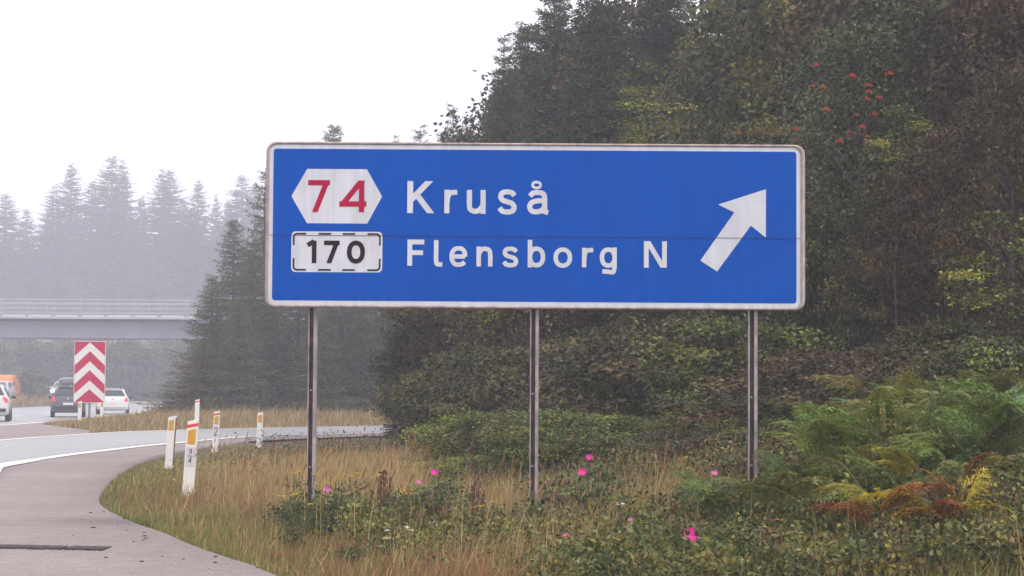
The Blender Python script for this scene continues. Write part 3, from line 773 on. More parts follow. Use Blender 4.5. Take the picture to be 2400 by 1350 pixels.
# stations from the tail (negative y) to the nose: y, bottom, half width, belt, roof half width, top
HATCH = [(-2.08, .36, .74, .60, .60, .64), (-2.06, .30, .80, .78, .70, .82), (-2.02, .26, .84, .90, .72, .97), (-1.95, .24, .86, .93, .70, 1.04), (-1.72, .22, .88, .95, .60, 1.38),
         (-1.55, .22, .88, .95, .585, 1.455), (-1.0, .22, .885, .94, .60, 1.50), (-.2, .22, .885, .93, .61, 1.51), (.35, .22, .885, .92, .60, 1.46), (.75, .22, .88, .92, .62, 1.27),
         (1.18, .22, .87, .90, .70, .99), (1.6, .24, .85, .82, .66, .88), (1.95, .28, .79, .68, .60, .74), (2.08, .34, .70, .55, .5, .60)]
def car(name, label, cat, loc, rz, mat, sc=(1, 1, 1), tail='side', toward=False, roofbox=False, mirror_mat=None, plate=True):
    t = thing(name, label, cat, loc, rz); t.scale = sc
    def prof(s):
        y, zb, w, zl, wr, zt = s
        zl = min(zl, zt - .03)
        return [(0, zb), (w * .8, zb), (w * .96, zb + .07), (w, zb + (zl - zb) * .45), (w * .985, zl - .08), (w * .95, zl), (wr * 1.04 if zt - zl > .25 else w * .90, zt - .06 if zt - zl > .25 else zt - .015), (wr * .86 if zt - zl > .25 else wr, zt - .012), (wr * .4, zt), (0, zt + .004)]
    def S(i, j):
        i0 = int(math.floor(i)); i0 = min(max(i0, 0), len(HATCH) - 2); f = i - i0
        a, b2 = prof(HATCH[i0]), prof(HATCH[i0 + 1]); j0 = min(int(math.floor(j)), len(a) - 2); g = j - j0
        def at_(p): return (p[j0][0] * (1 - g) + p[j0 + 1][0] * g, p[j0][1] * (1 - g) + p[j0 + 1][1] * g)
        pa, pb = at_(a), at_(b2); y = HATCH[i0][0] * (1 - f) + HATCH[i0 + 1][0] * f
        return Vector((pa[0] * (1 - f) + pb[0] * f, y, pa[1] * (1 - f) + pb[1] * f))
    rings = []
    for s in HATCH:
        p = prof(s); rings.append([(x, s[0], z) for x, z in p] + [(-x, s[0], z) for x, z in p[-2:0:-1]])
    b_ = BM(); b_.quad_strip(rings); body = b_.build('body', mat, t, smooth=True)
    md = body.modifiers.new('edge', 'EDGE_SPLIT'); md.split_angle = R(38)
    def patch(i0, i1, j0, j1, nm, m, sides=(1,), off=.008, nu=5, nv=5, parent=t):
        for sd in sides:
            P = [[S(i0 + (i1 - i0) * u / nu, j0 + (j1 - j0) * v / nv) for v in range(nv + 1)] for u in range(nu + 1)]
            nrmv = (P[-1][0] - P[0][0]).cross(P[0][-1] - P[0][0]).normalized()
            c = P[nu // 2][nv // 2]
            if nrmv.dot(c - Vector((0, c.y * .6, .7))) < 0: nrmv = -nrmv
            bb = BM(); base = [[p + nrmv * off for p in row] for row in P]
            if sd < 0: base = [[Vector((-p.x, p.y, p.z)) for p in row] for row in base]
            bb.quad_strip(base, close=False); bb.build(nm, m, parent)
    # rear and front windows span both halves: build from mirrored rows
    def across(i0, i1, j0, nm, m, off):
        bb = BM(); rows = []
        for u in range(5):
            i = i0 + (i1 - i0) * u / 4; row = [S(i, j0), S(i, 8), S(i, 9)]
            row = row + [Vector((-p.x, p.y, p.z)) for p in row[-2::-1]]
            rows.append([p + Vector((0, off[0], off[1])) for p in row])
        bb.quad_strip(rows, close=False); return bb.build(nm, m, t)
    rw = across(3.08, 4.15, 7.0, 'rear_window', M_GLASS, (-.014, .008))
    ww_ = across(8.25, 9.95, 7.0, 'windscreen', M_GLASS, (.012, .010))
    patch(4.6, 6.3, 5.12, 5.85, 'side_window', M_GLASS, (1, -1), .007)
    patch(6.45, 8.2, 5.12, 5.85, 'side_window', M_GLASS, (1, -1), .007)
    for sx in (1, -1):
        for y in (-1.30, 1.28):
            wb = BM(); x = .80 * sx
            wb.quad_strip([[(x - sx * .1, y + .20 * math.cos(a), .31 + .20 * math.sin(a)) for a in [2 * math.pi * q / 16 for q in range(16)]],
                           [(x - sx * .1, y + .31 * math.cos(a), .31 + .31 * math.sin(a)) for a in [2 * math.pi * q / 16 for q in range(16)]],
                           [(x + sx * .07, y + .31 * math.cos(a), .31 + .31 * math.sin(a)) for a in [2 * math.pi * q / 16 for q in range(16)]],
                           [(x + sx * .095, y + .27 * math.cos(a), .31 + .27 * math.sin(a)) for a in [2 * math.pi * q / 16 for q in range(16)]],
                           [(x + sx * .09, y + .20 * math.cos(a), .31 + .20 * math.sin(a)) for a in [2 * math.pi * q / 16 for q in range(16)]]], caps=False)
            wh_ = wb.build('wheel', M_TYRE, t)
            BM().prism([(0.20 * math.cos(a), 0.20 * math.sin(a)) for a in [2 * math.pi * q / 14 for q in range(14)]], -.01, .01).build('rim', M_ALLOY, wh_)
            rm = wh_.children[0]; rm.rotation_euler = (0, 0, R(90)); rm.location = (x + sx * .085, y, .31)
        # tail lights
        if tail == 'tall':
            pts = [(.62, 1.02), (.80, .93), (.84, .80), (.74, .74), (.66, .86)]
        elif tail == 'wedge':
            pts = [(.60, .76), (.84, .74), (.78, 1.0), (.72, 1.0)]
        else:
            pts = [(.64, .80), (.83, .78), (.82, 1.0), (.70, 1.02)]
        BM().prism([(sx * x, z) for x, z in pts], -2.07, -1.9).build('tail_light', M_TAIL, t)
        BM().ball((sx * .99, .55, .98), (.10, .06, .075), 8, 6).build('mirror', mirror_mat or mat, t, smooth=True)
        BM().box((sx * .89, .56, .95), (.12, .03, .03)).build('mirror_arm', M_TRIM, t)
        BM().prism([(sx * .45, .62), (sx * .74, .66), (sx * .76, .78), (sx * .5, .74)], 1.93, 2.06).build('headlight', M_LAMP if toward else M_ALLOY, t)
    BM().bbox((0, -2.085, .46), (1.50, .07, .14), .02).build('bumper', M_TRIM if tail != 'wedge' else mat, t)
    BM().bbox((0, 2.06, .44), (1.3, .08, .2), .03).build('grille', M_TRIM, t)
    if plate:
        BM().box((0, -2.088, .66), (.52, .03, .115)).build('number_plate', M_PLATE, t)
    BM().ball((0, -2.05, .90), (.05, .03, .05), 10, 6).build('badge', M_CHROME, t)
    BM().box((0, -1.60, 1.462), (1.02, .16, .03)).build('spoiler', mat, t)
    if roofbox:
        for y in (-.9, .1):
            BM().bbox((0, y, 1.56), (1.16, .06, .035), .01).build('roof_bar', M_GALV, t)
        rb_ = BM(); rings = []
        for y, w, h in ((-1.45, .30, .10), (-1.38, .44, .26), (-1.1, .50, .34), (0, .52, .37), (.5, .46, .30), (.85, .30, .12)):
            rings.append([(w * math.copysign(abs(math.cos(a)) ** .6, math.cos(a)), y, 1.60 + h / 2 + h / 2 * math.copysign(abs(math.sin(a)) ** .6, math.sin(a))) for a in [2 * math.pi * q / 20 for q in range(20)]])
        rb_.quad_strip(rings); rb_.build('roof_box', paint('roof_box_grey', (0.10, 0.11, 0.13)), t, smooth=True)
        for sx in (1, -1): BM().tube([(sx * .60, -1.4, 1.49), (sx * .60, -1.3, 1.535), (sx * .6, .3, 1.535), (sx * .6, .4, 1.47)], .018, 6).build('roof_rail', M_GALV, t)
    return t
def cat_(px, py, Y=None):
    x, y = G(px, py); return (x, y, 0.026)
def cl_(px, Y): return (W(px, 950, Y).x, Y + 2.1, 0.026)
car('dark_car', 'dark grey estate car with grey roof box left of the chevron board', 'car', cl_(138, 99), R(12.0), paint('graphite_paint', (0.085, 0.088, 0.11)), sc=(.93, 1.05, .98), tail='side', roofbox=True)
car('white_hatchback', 'white hatchback half hidden behind the chevron board', 'car', cl_(247, 112), R(10.5), paint('white_car_paint', (0.72, 0.72, 0.74)), tail='wedge', mirror_mat=M_TRIM, sc=(1, 1, .93))
car('silver_white_car', 'silver white car cut by the left edge with tall red tail light', 'car', cl_(-56, 84), R(12), paint('silver_paint', (0.62, 0.62, 0.64)), tail='tall', mirror_mat=M_TRIM, sc=(1, 1, 1.02))
OZ2 = 0.537
p = W(2, 915, 176)
car('oncoming_car', 'hazy silver oncoming car in front of the orange van', 'car', (p.x, 176, OZ2), R(184), paint('haze_silver_paint', (0.40, 0.42, 0.46)), toward=True)
p = W(149, 915, 166)
car('oncoming_pale_car', 'pale oncoming car with lit headlight behind the dark grey estate', 'car', (p.x, 166, OZ2), R(184), paint('beige_paint', (0.45, 0.44, 0.42)), toward=True)
# orange van, facing the camera
p = W(12, 900, 190)
M_OR = paint('orange_paint', (0.78, 0.20, 0.04))
van = thing('orange_van', 'orange oncoming van fading into the haze at the left edge', 'van', (p.x, 190, OZ2), R(184))
b_ = BM(); rings = []
for y, w, zb, zt2 in ((-3.0, .92, .35, 1.95), (-2.9, .97, .3, 2.12), (0, .98, .3, 2.16), (1.1, .97, .3, 2.14), (1.35, .95, .3, 2.02), (2.05, .96, .3, 1.22), (2.55, .92, .32, 1.02), (2.68, .84, .40, .80)):
    rings.append([(-w * .9, y, zb), (w * .9, y, zb), (w, y, zb + .12), (w * .99, y, min(1.15, zt2 - .15)), (w * (.90 if zt2 > 1.5 else .94), y, zt2 - .10), (w * .78, y, zt2), (-w * .78, y, zt2), (-w * (.90 if zt2 > 1.5 else .94), y, zt2 - .10), (-w * .99, y, min(1.15, zt2 - .15)), (-w, y, zb + .12)])
b_.quad_strip(rings); b_.build('body', M_OR, van)
BM().poly([(-.76, 2.03, 1.27), (.76, 2.03, 1.27), (.70, 1.40, 1.98), (-.70, 1.40, 1.98)]).build('windscreen', M_GLASS, van)
for sx in (1, -1):
    BM().prism([(sx * .55, .72), (sx * .82, .74), (sx * .84, .98), (sx * .6, .92)], 2.55, 2.70).build('headlight', M_LAMP, van)
    BM().box((sx * 1.10, 1.55, 1.35), (.14, .08, .26)).build('mirror', M_TRIM, van)
    for y in (-1.9, 1.75):
        BM().prism([(0.33 * math.cos(a), 0.33 * math.sin(a)) for a in [2 * math.pi * q / 18 for q in range(18)]], -.11, .11).build('wheel', M_TYRE, van)
        w_ = COL.objects[-1] if False else van.children[-1]; w_.rotation_euler = (0, 0, R(90)); w_.location = (sx * .83, y, .33)
BM().bbox((0, 2.66, .48), (1.5, .1, .22), .03).build('bumper', M_TRIM, van)
# ================================================================== trees
def tube_np(q, a, b2, r0, r1, k=5):
    pass
def spruce_meshes(name, h, rad, seed, whorl=0.42, per=6, twigs=14, fine=0, bare_top=0.0, z0=0.04, base=(0.035, 0.055, 0.036), lw=0.34):
    g = np.random.default_rng(seed); P = []; D = []; Ln = []; Wd = []; Cc = []
    wood = BM()
    wood.tube([(0, 0, -0.4), (g.normal(0, .05), g.normal(0, .05), h * .5), (0, 0, h * .985)], [h * .016, h * .010, 0.012], 7)
    z = h * z0
    while z < h * 0.985:
        f = z / h; Lb = rad * (1 - f) ** 0.78 * (0.55 + 0.45 * min(1, (f + .12) / .25)) + 0.10
        n = per + int(g.integers(-1, 2)); n = max(3, n)
        az0 = g.uniform(0, 6.28)
        for i in range(n):
            az = az0 + 6.283 * i / n + g.normal(0, .25); Lr = Lb * g.uniform(0.5, 1.25)
            up = 0.55 * (f - .35) + g.normal(0, .08)       # lower branches hang, upper ones rise
            d = np.array([math.cos(az), math.sin(az), up]); d /= np.linalg.norm(d)
            zz = z + g.uniform(-.5, .5) * whorl
            T = int(max(4, twigs * Lr / rad + 3)); ts = np.linspace(0.12, 1.0, T)
            pts = np.array([0, 0, zz]) + d[None] * (Lr * ts[:, None]) + np.array([0, 0, 1]) * ((-0.22 * Lr) * (ts ** 1.3) + 0.16 * Lr * ts ** 3)[:, None]
            if g.random() < .5 or fine: wood.tube([(0, 0, zz), tuple(pts[T // 2]), tuple(pts[-1])], [0.012 + .010 * Lr, .008, .003], 4, caps=False)
            if bare_top and f > 1 - bare_top and g.random() < .55: continue
            side = np.cross(d, [0, 0, 1]); side /= np.linalg.norm(side)
            for sgn in (-1, 1):
                tl = (0.42 * Lr * (1 - ts * .75) + 0.10) * g.uniform(.7, 1.25, T)
                dd = nrm(d[None] * 0.75 + sgn * side[None] * g.uniform(.6, 1.0, (T, 1)) + np.array([0, 0, -1]) * g.uniform(.05, .5, (T, 1)))
                if fine:
                    m = fine
                    u = np.linspace(.1, 1, m)
                    pp = (pts[:, None] + dd[:, None] * (tl[:, None] * u[None])[..., None]).reshape(-1, 3)
                    d2 = nrm(np.repeat(dd, m, 0) + g.normal(0, .55, (T * m, 3)) + [0, 0, -.15])
                    ll = np.repeat(tl, m) * .34 + .07
                    P.append(pp); D.append(d2); Ln.append(ll * g.uniform(.7, 1.3, T * m)); Wd.append(ll * lw * .8)
                    tip = np.tile(u, T)
                else:
                    P.append(pts); D.append(dd); Ln.append(tl); Wd.append(tl * lw); tip = ts
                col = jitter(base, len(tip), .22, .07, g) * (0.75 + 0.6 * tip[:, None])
                Cc.append(col)
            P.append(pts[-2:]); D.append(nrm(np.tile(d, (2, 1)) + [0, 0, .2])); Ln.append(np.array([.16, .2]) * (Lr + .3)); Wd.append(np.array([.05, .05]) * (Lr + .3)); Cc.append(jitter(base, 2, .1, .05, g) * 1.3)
        z += whorl * (1 - .45 * f) * g.uniform(.7, 1.3)
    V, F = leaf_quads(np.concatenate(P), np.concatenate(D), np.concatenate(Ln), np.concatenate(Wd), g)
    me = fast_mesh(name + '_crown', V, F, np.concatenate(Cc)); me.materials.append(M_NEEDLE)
    wm = bpy.data.meshes.new(name + '_trunk'); wm.from_pydata(wood.v, [], wood.f); wm.materials.append(M_BARK)
    return me, wm
def broad_meshes(name, h, rad, seed, clumps=230, leaves=90, leaf=0.075, cz=0.55, base=(0.055, 0.075, 0.022), alt=(0.12, 0.13, 0.03), altp=.12, skirt=0.06, shape=1.0, clr=0.34):
    g = np.random.default_rng(seed); wood = BM(); P = []; D = []; Ln = []; Cc = []
    wood.tube([(0, 0, -.4), (g.normal(0, .1), g.normal(0, .1), h * .35), (g.normal(0, .2), g.normal(0, .2), h * .85)], [h * .018 + .02, h * .013 + .01, .015], 7)
    lobes = [(g.uniform(0, 6.28), g.uniform(.1, .95), g.uniform(.75, 1.25)) for _ in range(9)]
    for c in range(clumps):
        f = g.uniform(skirt, 1) ; az = g.uniform(0, 6.283)
        # crown profile: widest about cz
        pr = math.sin(math.pi * min(1, max(0.0, (f * .93 + .07))) ** (math.log(.5) / math.log(cz))) ** .55 if f < 1 else .1
        lob = 1 + .22 * sum(math.cos(az - a) * math.exp(-((f - b_) / .18) ** 2) * s for a, b_, s in lobes)
        r = rad * pr * lob * (g.uniform(.35, 1.0) ** .45) * shape
        p = np.array([r * math.cos(az), r * math.sin(az), f * h * g.uniform(.97, 1.03)])
        if g.random() < .4: wood.tube([(p[0] * .08, p[1] * .08, max(.1, p[2] - .35 * r - .2)), (p[0] * .55, p[1] * .55, p[2] - .12 * r), tuple(p)], [.03, .016, .006], 4, caps=False)
        n = int(leaves * g.uniform(.6, 1.4)); s = clr * g.uniform(.7, 1.3)
        q = p + np.clip(g.normal(0, 1, (n, 3)), -1.6, 1.6) * [s, s, s * .42]
        out = nrm(np.array([p[0], p[1], .25 * rad]))
        d = nrm(g.normal(0, .8, (n, 3)) + out * .9 + [0, 0, -.55])
        cb = np.asarray(alt if g.random() < altp else base) * math.exp(g.normal(0, .42))
        P.append(q); D.append(d); Ln.append(leaf * g.uniform(.6, 1.35, n)); Cc.append(jitter(cb, n, .24, .08, g))
    L_ = np.concatenate(Ln)
    V, F = leaf_quads(np.concatenate(P), np.concatenate(D), L_, L_ * .68, g, up=1.0)
    me = fast_mesh(name + '_crown', V, F, np.concatenate(Cc)); me.materials.append(M_LEAF)
    wm = bpy.data.meshes.new(name + '_trunk'); wm.from_pydata(wood.v, [], wood.f); wm.materials.append(M_BARK)
    return me, wm
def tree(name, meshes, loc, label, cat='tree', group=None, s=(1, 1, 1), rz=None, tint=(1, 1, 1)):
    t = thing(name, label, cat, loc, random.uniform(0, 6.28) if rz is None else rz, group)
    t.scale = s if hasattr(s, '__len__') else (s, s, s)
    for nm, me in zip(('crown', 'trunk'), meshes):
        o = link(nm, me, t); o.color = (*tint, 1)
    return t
def base_at(px, Y): 
    w = W(px, 900, Y); return (w.x, Y, float(H(w.x, Y)))

# ---- far spruce wood beyond the bridge: (px of the tip, py of the tip, distance, width factor, label)
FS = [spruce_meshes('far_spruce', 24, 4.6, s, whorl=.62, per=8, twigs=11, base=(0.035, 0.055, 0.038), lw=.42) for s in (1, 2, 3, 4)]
def far(px, py, Y, wf, label, var, group='spruces beyond the bridge'):
    Y = Y + 90
    p = W(px, py, Y); g0 = float(H(p.x, Y)); h = p.z - g0
    t = tree('spruce_tree', FS[var], (p.x, Y, g0), label, group=group, s=(h / 24 * wf * 1.45, h / 24 * wf * 1.45, h / 24)); return t
far(14, 452, 377, 1.5, 'hazy spruce with blunt top cut by the left edge of the photo', 0)
far(64, 488, 383, 1.1, 'low hazy spruce in the dip between the left edge and the broad twin crowned one', 1)
far(127, 432, 375, 1.2, 'hazy spruce shoulder leaning left of the slim pointed spruce', 2)
far(167, 380, 381, 1.0, 'slim pointed hazy spruce above the chevron board', 3)
far(216, 425, 376, 1.2, 'hazy blunt spruce just left of the tallest spruce', 0)
far(263, 362, 379, 1.15, 'tallest hazy spruce of the far wood with ragged tip', 1)
far(288, 370, 385, .9, 'narrow hazy spruce tip touching the tallest one on its right', 2)
far(333, 455, 378, .9, 'low hazy spruce in the gap before the double tipped pair', 3)
far(381, 392, 380, 1.0, 'left one of the double tipped pair of hazy spruces', 2)
far(399, 394, 378, 1.05, 'right one of the double tipped pair of hazy spruces', 0)
far(430, 462, 384, 1.0, 'short hazy spruce between the double tipped pair and the thin topped one', 1)
far(465, 418, 377, .95, 'thin topped hazy spruce above the bridge railing end', 3)
far(507, 452, 385, .7, 'small narrow hazy spruce right of the bright sky notch', 2)
far(535, 468, 382, .9, 'low hazy spruce before the blunt tree by the sign', 0)
far(569, 408, 377, 1.3, 'blunt hazy spruce nearest the left edge of the sign', 1)
far(598, 425, 381, 1.0, 'hazy spruce touching the sign frame behind the nearer spruce', 3)
gp = random.Random(3)
for i, px in enumerate(range(-60, 660, 42)):
    far(px + gp.uniform(-12, 12), gp.uniform(490, 560), gp.uniform(345, 362), 1.7, 'hazy lower spruce filling the front of the far wood above the bridge', i % 4)
for i, px in enumerate(range(-40, 640, 58)):
    far(px + gp.uniform(-12, 12), gp.uniform(640, 700), gp.uniform(300, 325), 1.7, 'low hazy tree seen over the bridge railing', (i + 1) % 4)
# hazy bushes under and behind the bridge
FBm = broad_meshes('far_bush', 6, 3.2, 11, clumps=150, leaves=32, leaf=.30, base=(0.06, 0.08, 0.04), alt=(.09, .10, .05), skirt=0.0, clr=.5)
FBm2 = broad_meshes('far_bush', 6, 3.2, 12, clumps=150, leaves=32, leaf=.30, base=(0.055, 0.075, 0.045), alt=(.10, .09, .05), skirt=0.0, clr=.5)
def farbush(px, py, Y, w, label, var=0, name='bush', group='bushes under the bridge'):
    p = W(px, py, Y); g0 = float(H(p.x, Y)); h = max(.5, p.z - g0) 
    return tree(name, (FBm, FBm2)[var % 2], (p.x, Y, g0 - .1), label, cat='bush', group=group, s=(w / 3.2, w / 3.2, h / 5.6))
for i, px in enumerate(range(-40, 520, 44)):
    farbush(px + gp.uniform(-12, 12), gp.uniform(785, 825), gp.uniform(248, 262), 3.4, 'grey green hazy bush in the continuous row seen under the bridge', i)
farbush(74, 872, 172, 1.25, 'rounded grey bush on the median between the orange van and the estate car', 0, group=None)
farbush(405, 895, 158, 1.0, 'small hazy bush on the tan bank beside the dark spruce', 1, group=None)
farbush(440, 888, 150, .7, 'low hazy bush at the foot of the dark spruce edge', 0, group=None)

# ---- spruces across the exit lane, left of and behind the sign
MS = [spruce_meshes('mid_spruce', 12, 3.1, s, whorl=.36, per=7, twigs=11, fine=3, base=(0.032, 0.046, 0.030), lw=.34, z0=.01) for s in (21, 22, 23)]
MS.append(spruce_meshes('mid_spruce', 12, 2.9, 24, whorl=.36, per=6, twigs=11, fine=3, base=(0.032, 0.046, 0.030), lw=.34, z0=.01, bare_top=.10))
def mid(px, py, Y, wf, label, var, tint=(1, 1, 1), group=None):
    p = W(px, py, Y); g0 = float(H(p.x, Y)); h = p.z - g0
    return tree('spruce_tree', MS[var], (p.x, Y, g0), label, s=(h / 12 * wf, h / 12 * wf, h / 12), tint=(tint[0] * 1.8, tint[1] * 1.75, tint[2] * 1.5), group=group)
mid(622, 385, 97, .80, 'spruce with spiky twiggy top rising beside the left frame of the sign', 3)
mid(548, 515, 95, 1.0, 'dark spruce with drooping tip left of the sign', 1)
mid(498, 648, 93.5, 1.25, 'shorter dark spruce at the left end of the near clump', 2, tint=(1.25, 1.1, .95))
mid(595, 560, 92, 1.2, 'dark spruce in front of the spiky topped one beside the sign', 2)
mid(782, 293, 99, .9, 'spruce whose small tip shows just above the top left of the sign', 1)
mid(476, 795, 90, 2.6, 'low brownish spruce bush at the left foot of the near clump', 0, tint=(1.7, 1.15, 1.0))
mid(925, 312, 101, .75, 'spruce whose thin leader pokes above the sign over the route shield end', 3)
mid(985, 286, 100, .8, 'spruce with small brushy tip above the middle left of the sign', 3)
mid(1062, 236, 98, .75, 'spruce with long bare leader above the sign left of the tall trees', 3)
UL = ('dark spruce left of the left post', 'dark spruce just left of the left post below the sign corner', 'dark spruce behind the left post', 'lower dark spruce right behind the left post', 'dark spruce just right of the left post', 'dark spruce in the middle of the gap between left post and bend bush',
      'dark spruce right of the middle of the gap', 'lower dark spruce above the grass strip near the bend bush', 'dark spruce partly hidden by the bend bush')
for i, (px, py, Y) in enumerate(((560, 700, 89.5), (640, 690, 91), (700, 640, 92), (745, 720, 89.5), (800, 620, 91), (850, 700, 90), (900, 610, 92), (950, 690, 90.5), (1010, 560, 92), (655, 480, 97), (720, 440, 99), (850, 430, 99), (900, 400, 100))):
    if py < 600: continue
    mid(px, py, Y, 1.45, UL[i], i % 3, tint=(1.25, 1.1, .95) if i % 3 == 0 else (1, 1, 1), group='spruces seen under the sign')
# ---- tall wood behind the sign
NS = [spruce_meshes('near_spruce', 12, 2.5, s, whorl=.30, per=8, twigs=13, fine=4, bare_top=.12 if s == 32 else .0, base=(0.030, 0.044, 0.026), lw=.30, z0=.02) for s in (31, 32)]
BT = [broad_meshes('leafy_tree', 8, 2.5, s, clumps=380, leaves=72, leaf=.115, clr=.30, base=b_, alt=a_, altp=ap, skirt=0.02) for s, b_, a_, ap in
      ((41, (0.065, 0.075, 0.024), (.13, .145, .035), .12), (42, (0.075, 0.060, 0.032), (.12, .11, .035), .14), (43, (0.058, 0.068, 0.030), (.11, .125, .04), .16))]
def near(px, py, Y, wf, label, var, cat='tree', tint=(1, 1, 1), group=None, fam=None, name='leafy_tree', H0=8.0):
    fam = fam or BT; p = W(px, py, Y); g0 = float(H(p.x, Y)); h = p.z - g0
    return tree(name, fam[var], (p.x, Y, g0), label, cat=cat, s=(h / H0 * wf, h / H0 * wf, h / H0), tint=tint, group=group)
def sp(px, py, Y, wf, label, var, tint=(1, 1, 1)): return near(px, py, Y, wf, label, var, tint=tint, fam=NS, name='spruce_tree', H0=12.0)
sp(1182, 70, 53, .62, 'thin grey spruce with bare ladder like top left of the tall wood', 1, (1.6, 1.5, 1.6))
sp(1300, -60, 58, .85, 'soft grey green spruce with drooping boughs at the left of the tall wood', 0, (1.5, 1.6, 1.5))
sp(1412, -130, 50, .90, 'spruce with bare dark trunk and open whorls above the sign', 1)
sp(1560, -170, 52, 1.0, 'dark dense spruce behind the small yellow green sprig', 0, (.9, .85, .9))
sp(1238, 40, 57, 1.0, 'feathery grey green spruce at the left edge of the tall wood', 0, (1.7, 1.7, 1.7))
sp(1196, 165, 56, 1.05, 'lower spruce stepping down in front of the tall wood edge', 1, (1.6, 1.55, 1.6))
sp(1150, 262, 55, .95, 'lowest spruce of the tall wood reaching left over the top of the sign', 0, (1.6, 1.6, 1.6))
sp(1670, 70, 60, .8, 'spruce with sky showing on its right above the sign', 0)
near(1775, -60, 44, .60, 'yellow green leafy tree at the right of the sky gap', 0, tint=(1.5, 1.5, 1.0))
near(1880, -180, 40, .8, 'tall dark leafy tree above the right end of the sign', 2)
near(2010, -220, 38, .8, 'tall olive leafy tree behind the rowan', 0, tint=(1.2, 1.15, .9))
near(2150, -240, 36, .8, 'tall brownish leafy tree right of the rowan', 1)
near(2290, -260, 33, .85, 'tall leafy tree near the upper right corner', 2)
near(2420, -200, 30, .8, 'dark leafy tree cut by the right edge of the photo', 1, tint=(.6, .45, .45))  # from here the dim wood's shade is put into the leaf tints
near(2370, 180, 27, .62, 'dark brown green leafy tree above the ferns at the right edge', 0, tint=(.7, .48, .48))
near(2210, 330, 28.5, .72, 'dim leafy tree with scattered pale leaves right of the sign', 1, tint=(.8, .58, .55))
near(2080, 420, 29.5, .75, 'leafy tree with small yellowing sprays right of the sign', 2, tint=(1, .85, .8))
near(1940, 480, 31, .78, 'dense leafy tree touching the right end of the sign', 0)
near(1975, 250, 34, .68, 'grey green leafy tree below the rowan berries', 2, tint=(1.35, 1.3, 1.25))
# second row fills the depth of the wood, its shade put into the leaf tint
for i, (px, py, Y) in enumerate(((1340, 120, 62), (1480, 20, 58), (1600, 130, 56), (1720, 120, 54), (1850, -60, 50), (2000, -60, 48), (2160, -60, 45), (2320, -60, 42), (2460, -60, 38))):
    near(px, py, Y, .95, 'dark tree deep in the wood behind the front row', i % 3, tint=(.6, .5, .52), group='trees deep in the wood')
# lower trees and scrub seen under the sign
BL = ('leafy tree at the bend above the dark low bush', 'leafy tree left of the middle post beneath the sign', 'leafy tree just left of the middle post beneath the sign', 'leafy tree just right of the middle post beneath the sign', 'brown green leafy tree a third of the way from middle to right post',
      'leafy tree midway between the middle and right posts', 'dark leafy tree two thirds of the way from middle to right post', 'leafy tree just left of the right post beneath the sign', 'leafy tree just right of the right post beneath the sign', 'leafy tree under the lower right corner of the sign')
for i, (px, py, Y) in enumerate(((1050, 560, 47), (1130, 480, 46), (1210, 520, 43), (1300, 470, 41), (1400, 520, 38.5), (1490, 450, 38), (1590, 520, 35.5), (1690, 470, 34.5), (1790, 540, 33), (1870, 600, 31.5))):
    near(px, py, Y, 1.05, BL[i], i % 3, tint=((1, .9, .85), (.85, .7, .75), (1.1, .9, .8))[i % 3], group='leafy trees seen beneath the sign')
near(1000, 760, 46.5, 1.5, 'dark rounded bush at the bend hiding the exit lane', 2, cat='bush', tint=(.7, .7, .8), name='dark_bush')
near(1040, 830, 45.5, 1.6, 'dark low bush below the leafy row left of the middle post', 0, cat='bush', tint=(.65, .62, .7), name='dark_bush')

# rowan with red berries: an open crown in front of the wood
RW = broad_meshes('rowan', 6, 1.7, 51, clumps=120, leaves=110, leaf=.065, base=(0.05, 0.072, 0.03), alt=(.09, .11, .03), skirt=0.35, clr=.30)
p = W(2000, 90, 31); g0 = float(H(p.x, 31)); hh = p.z - g0
rowan = tree('rowan_tree', RW, (p.x, 31, g0), 'rowan tree with scattered clusters of orange red berries above the right end of the sign', s=(.95, .95, hh / 6))
M_BERRY = plain('rowan_berries', (0.46, 0.055, 0.012), 0.5)
bme = BM(); gb_ = random.Random(5)
for i in range(34): 
    a = gb_.uniform(0, 6.28); r_ = gb_.uniform(0, .085); bme.ball((r_ * math.cos(a), r_ * math.sin(a), gb_.uniform(-.03, .03) - r_ * .3), .013, 5, 4)
bm0 = bpy.data.meshes.new('berry_cluster'); bm0.from_pydata(bme.v, [], bme.f); bm0.materials.append(M_BERRY)
inv = Matrix.Translation(rowan.location) @ Matrix.Rotation(rowan.rotation_euler.z, 4, 'Z') @ Matrix.Diagonal((.95, .95, hh / 6, 1))
inv = inv.inverted()
for (px, py) in ((1904, 200), (1927, 202), (1911, 150), (1935, 254), (1865, 300), (1868, 333), (1996, 175), (2034, 198), (2036, 213), (2084, 170), (2060, 227), (2047, 265), (2005, 268), (2018, 295), (1989, 307), (2033, 319), (1967, 329), (2030, 230), (1730, 308)):
    q = W(px, py, 29.4 + gb_.uniform(-.2, .6))
    o = link('berry_cluster', bm0, rowan); o.location = inv @ q; s_ = gb_.uniform(.4, .75); o.scale = (s_ / .95, s_ / .95, s_ * 6 / hh)

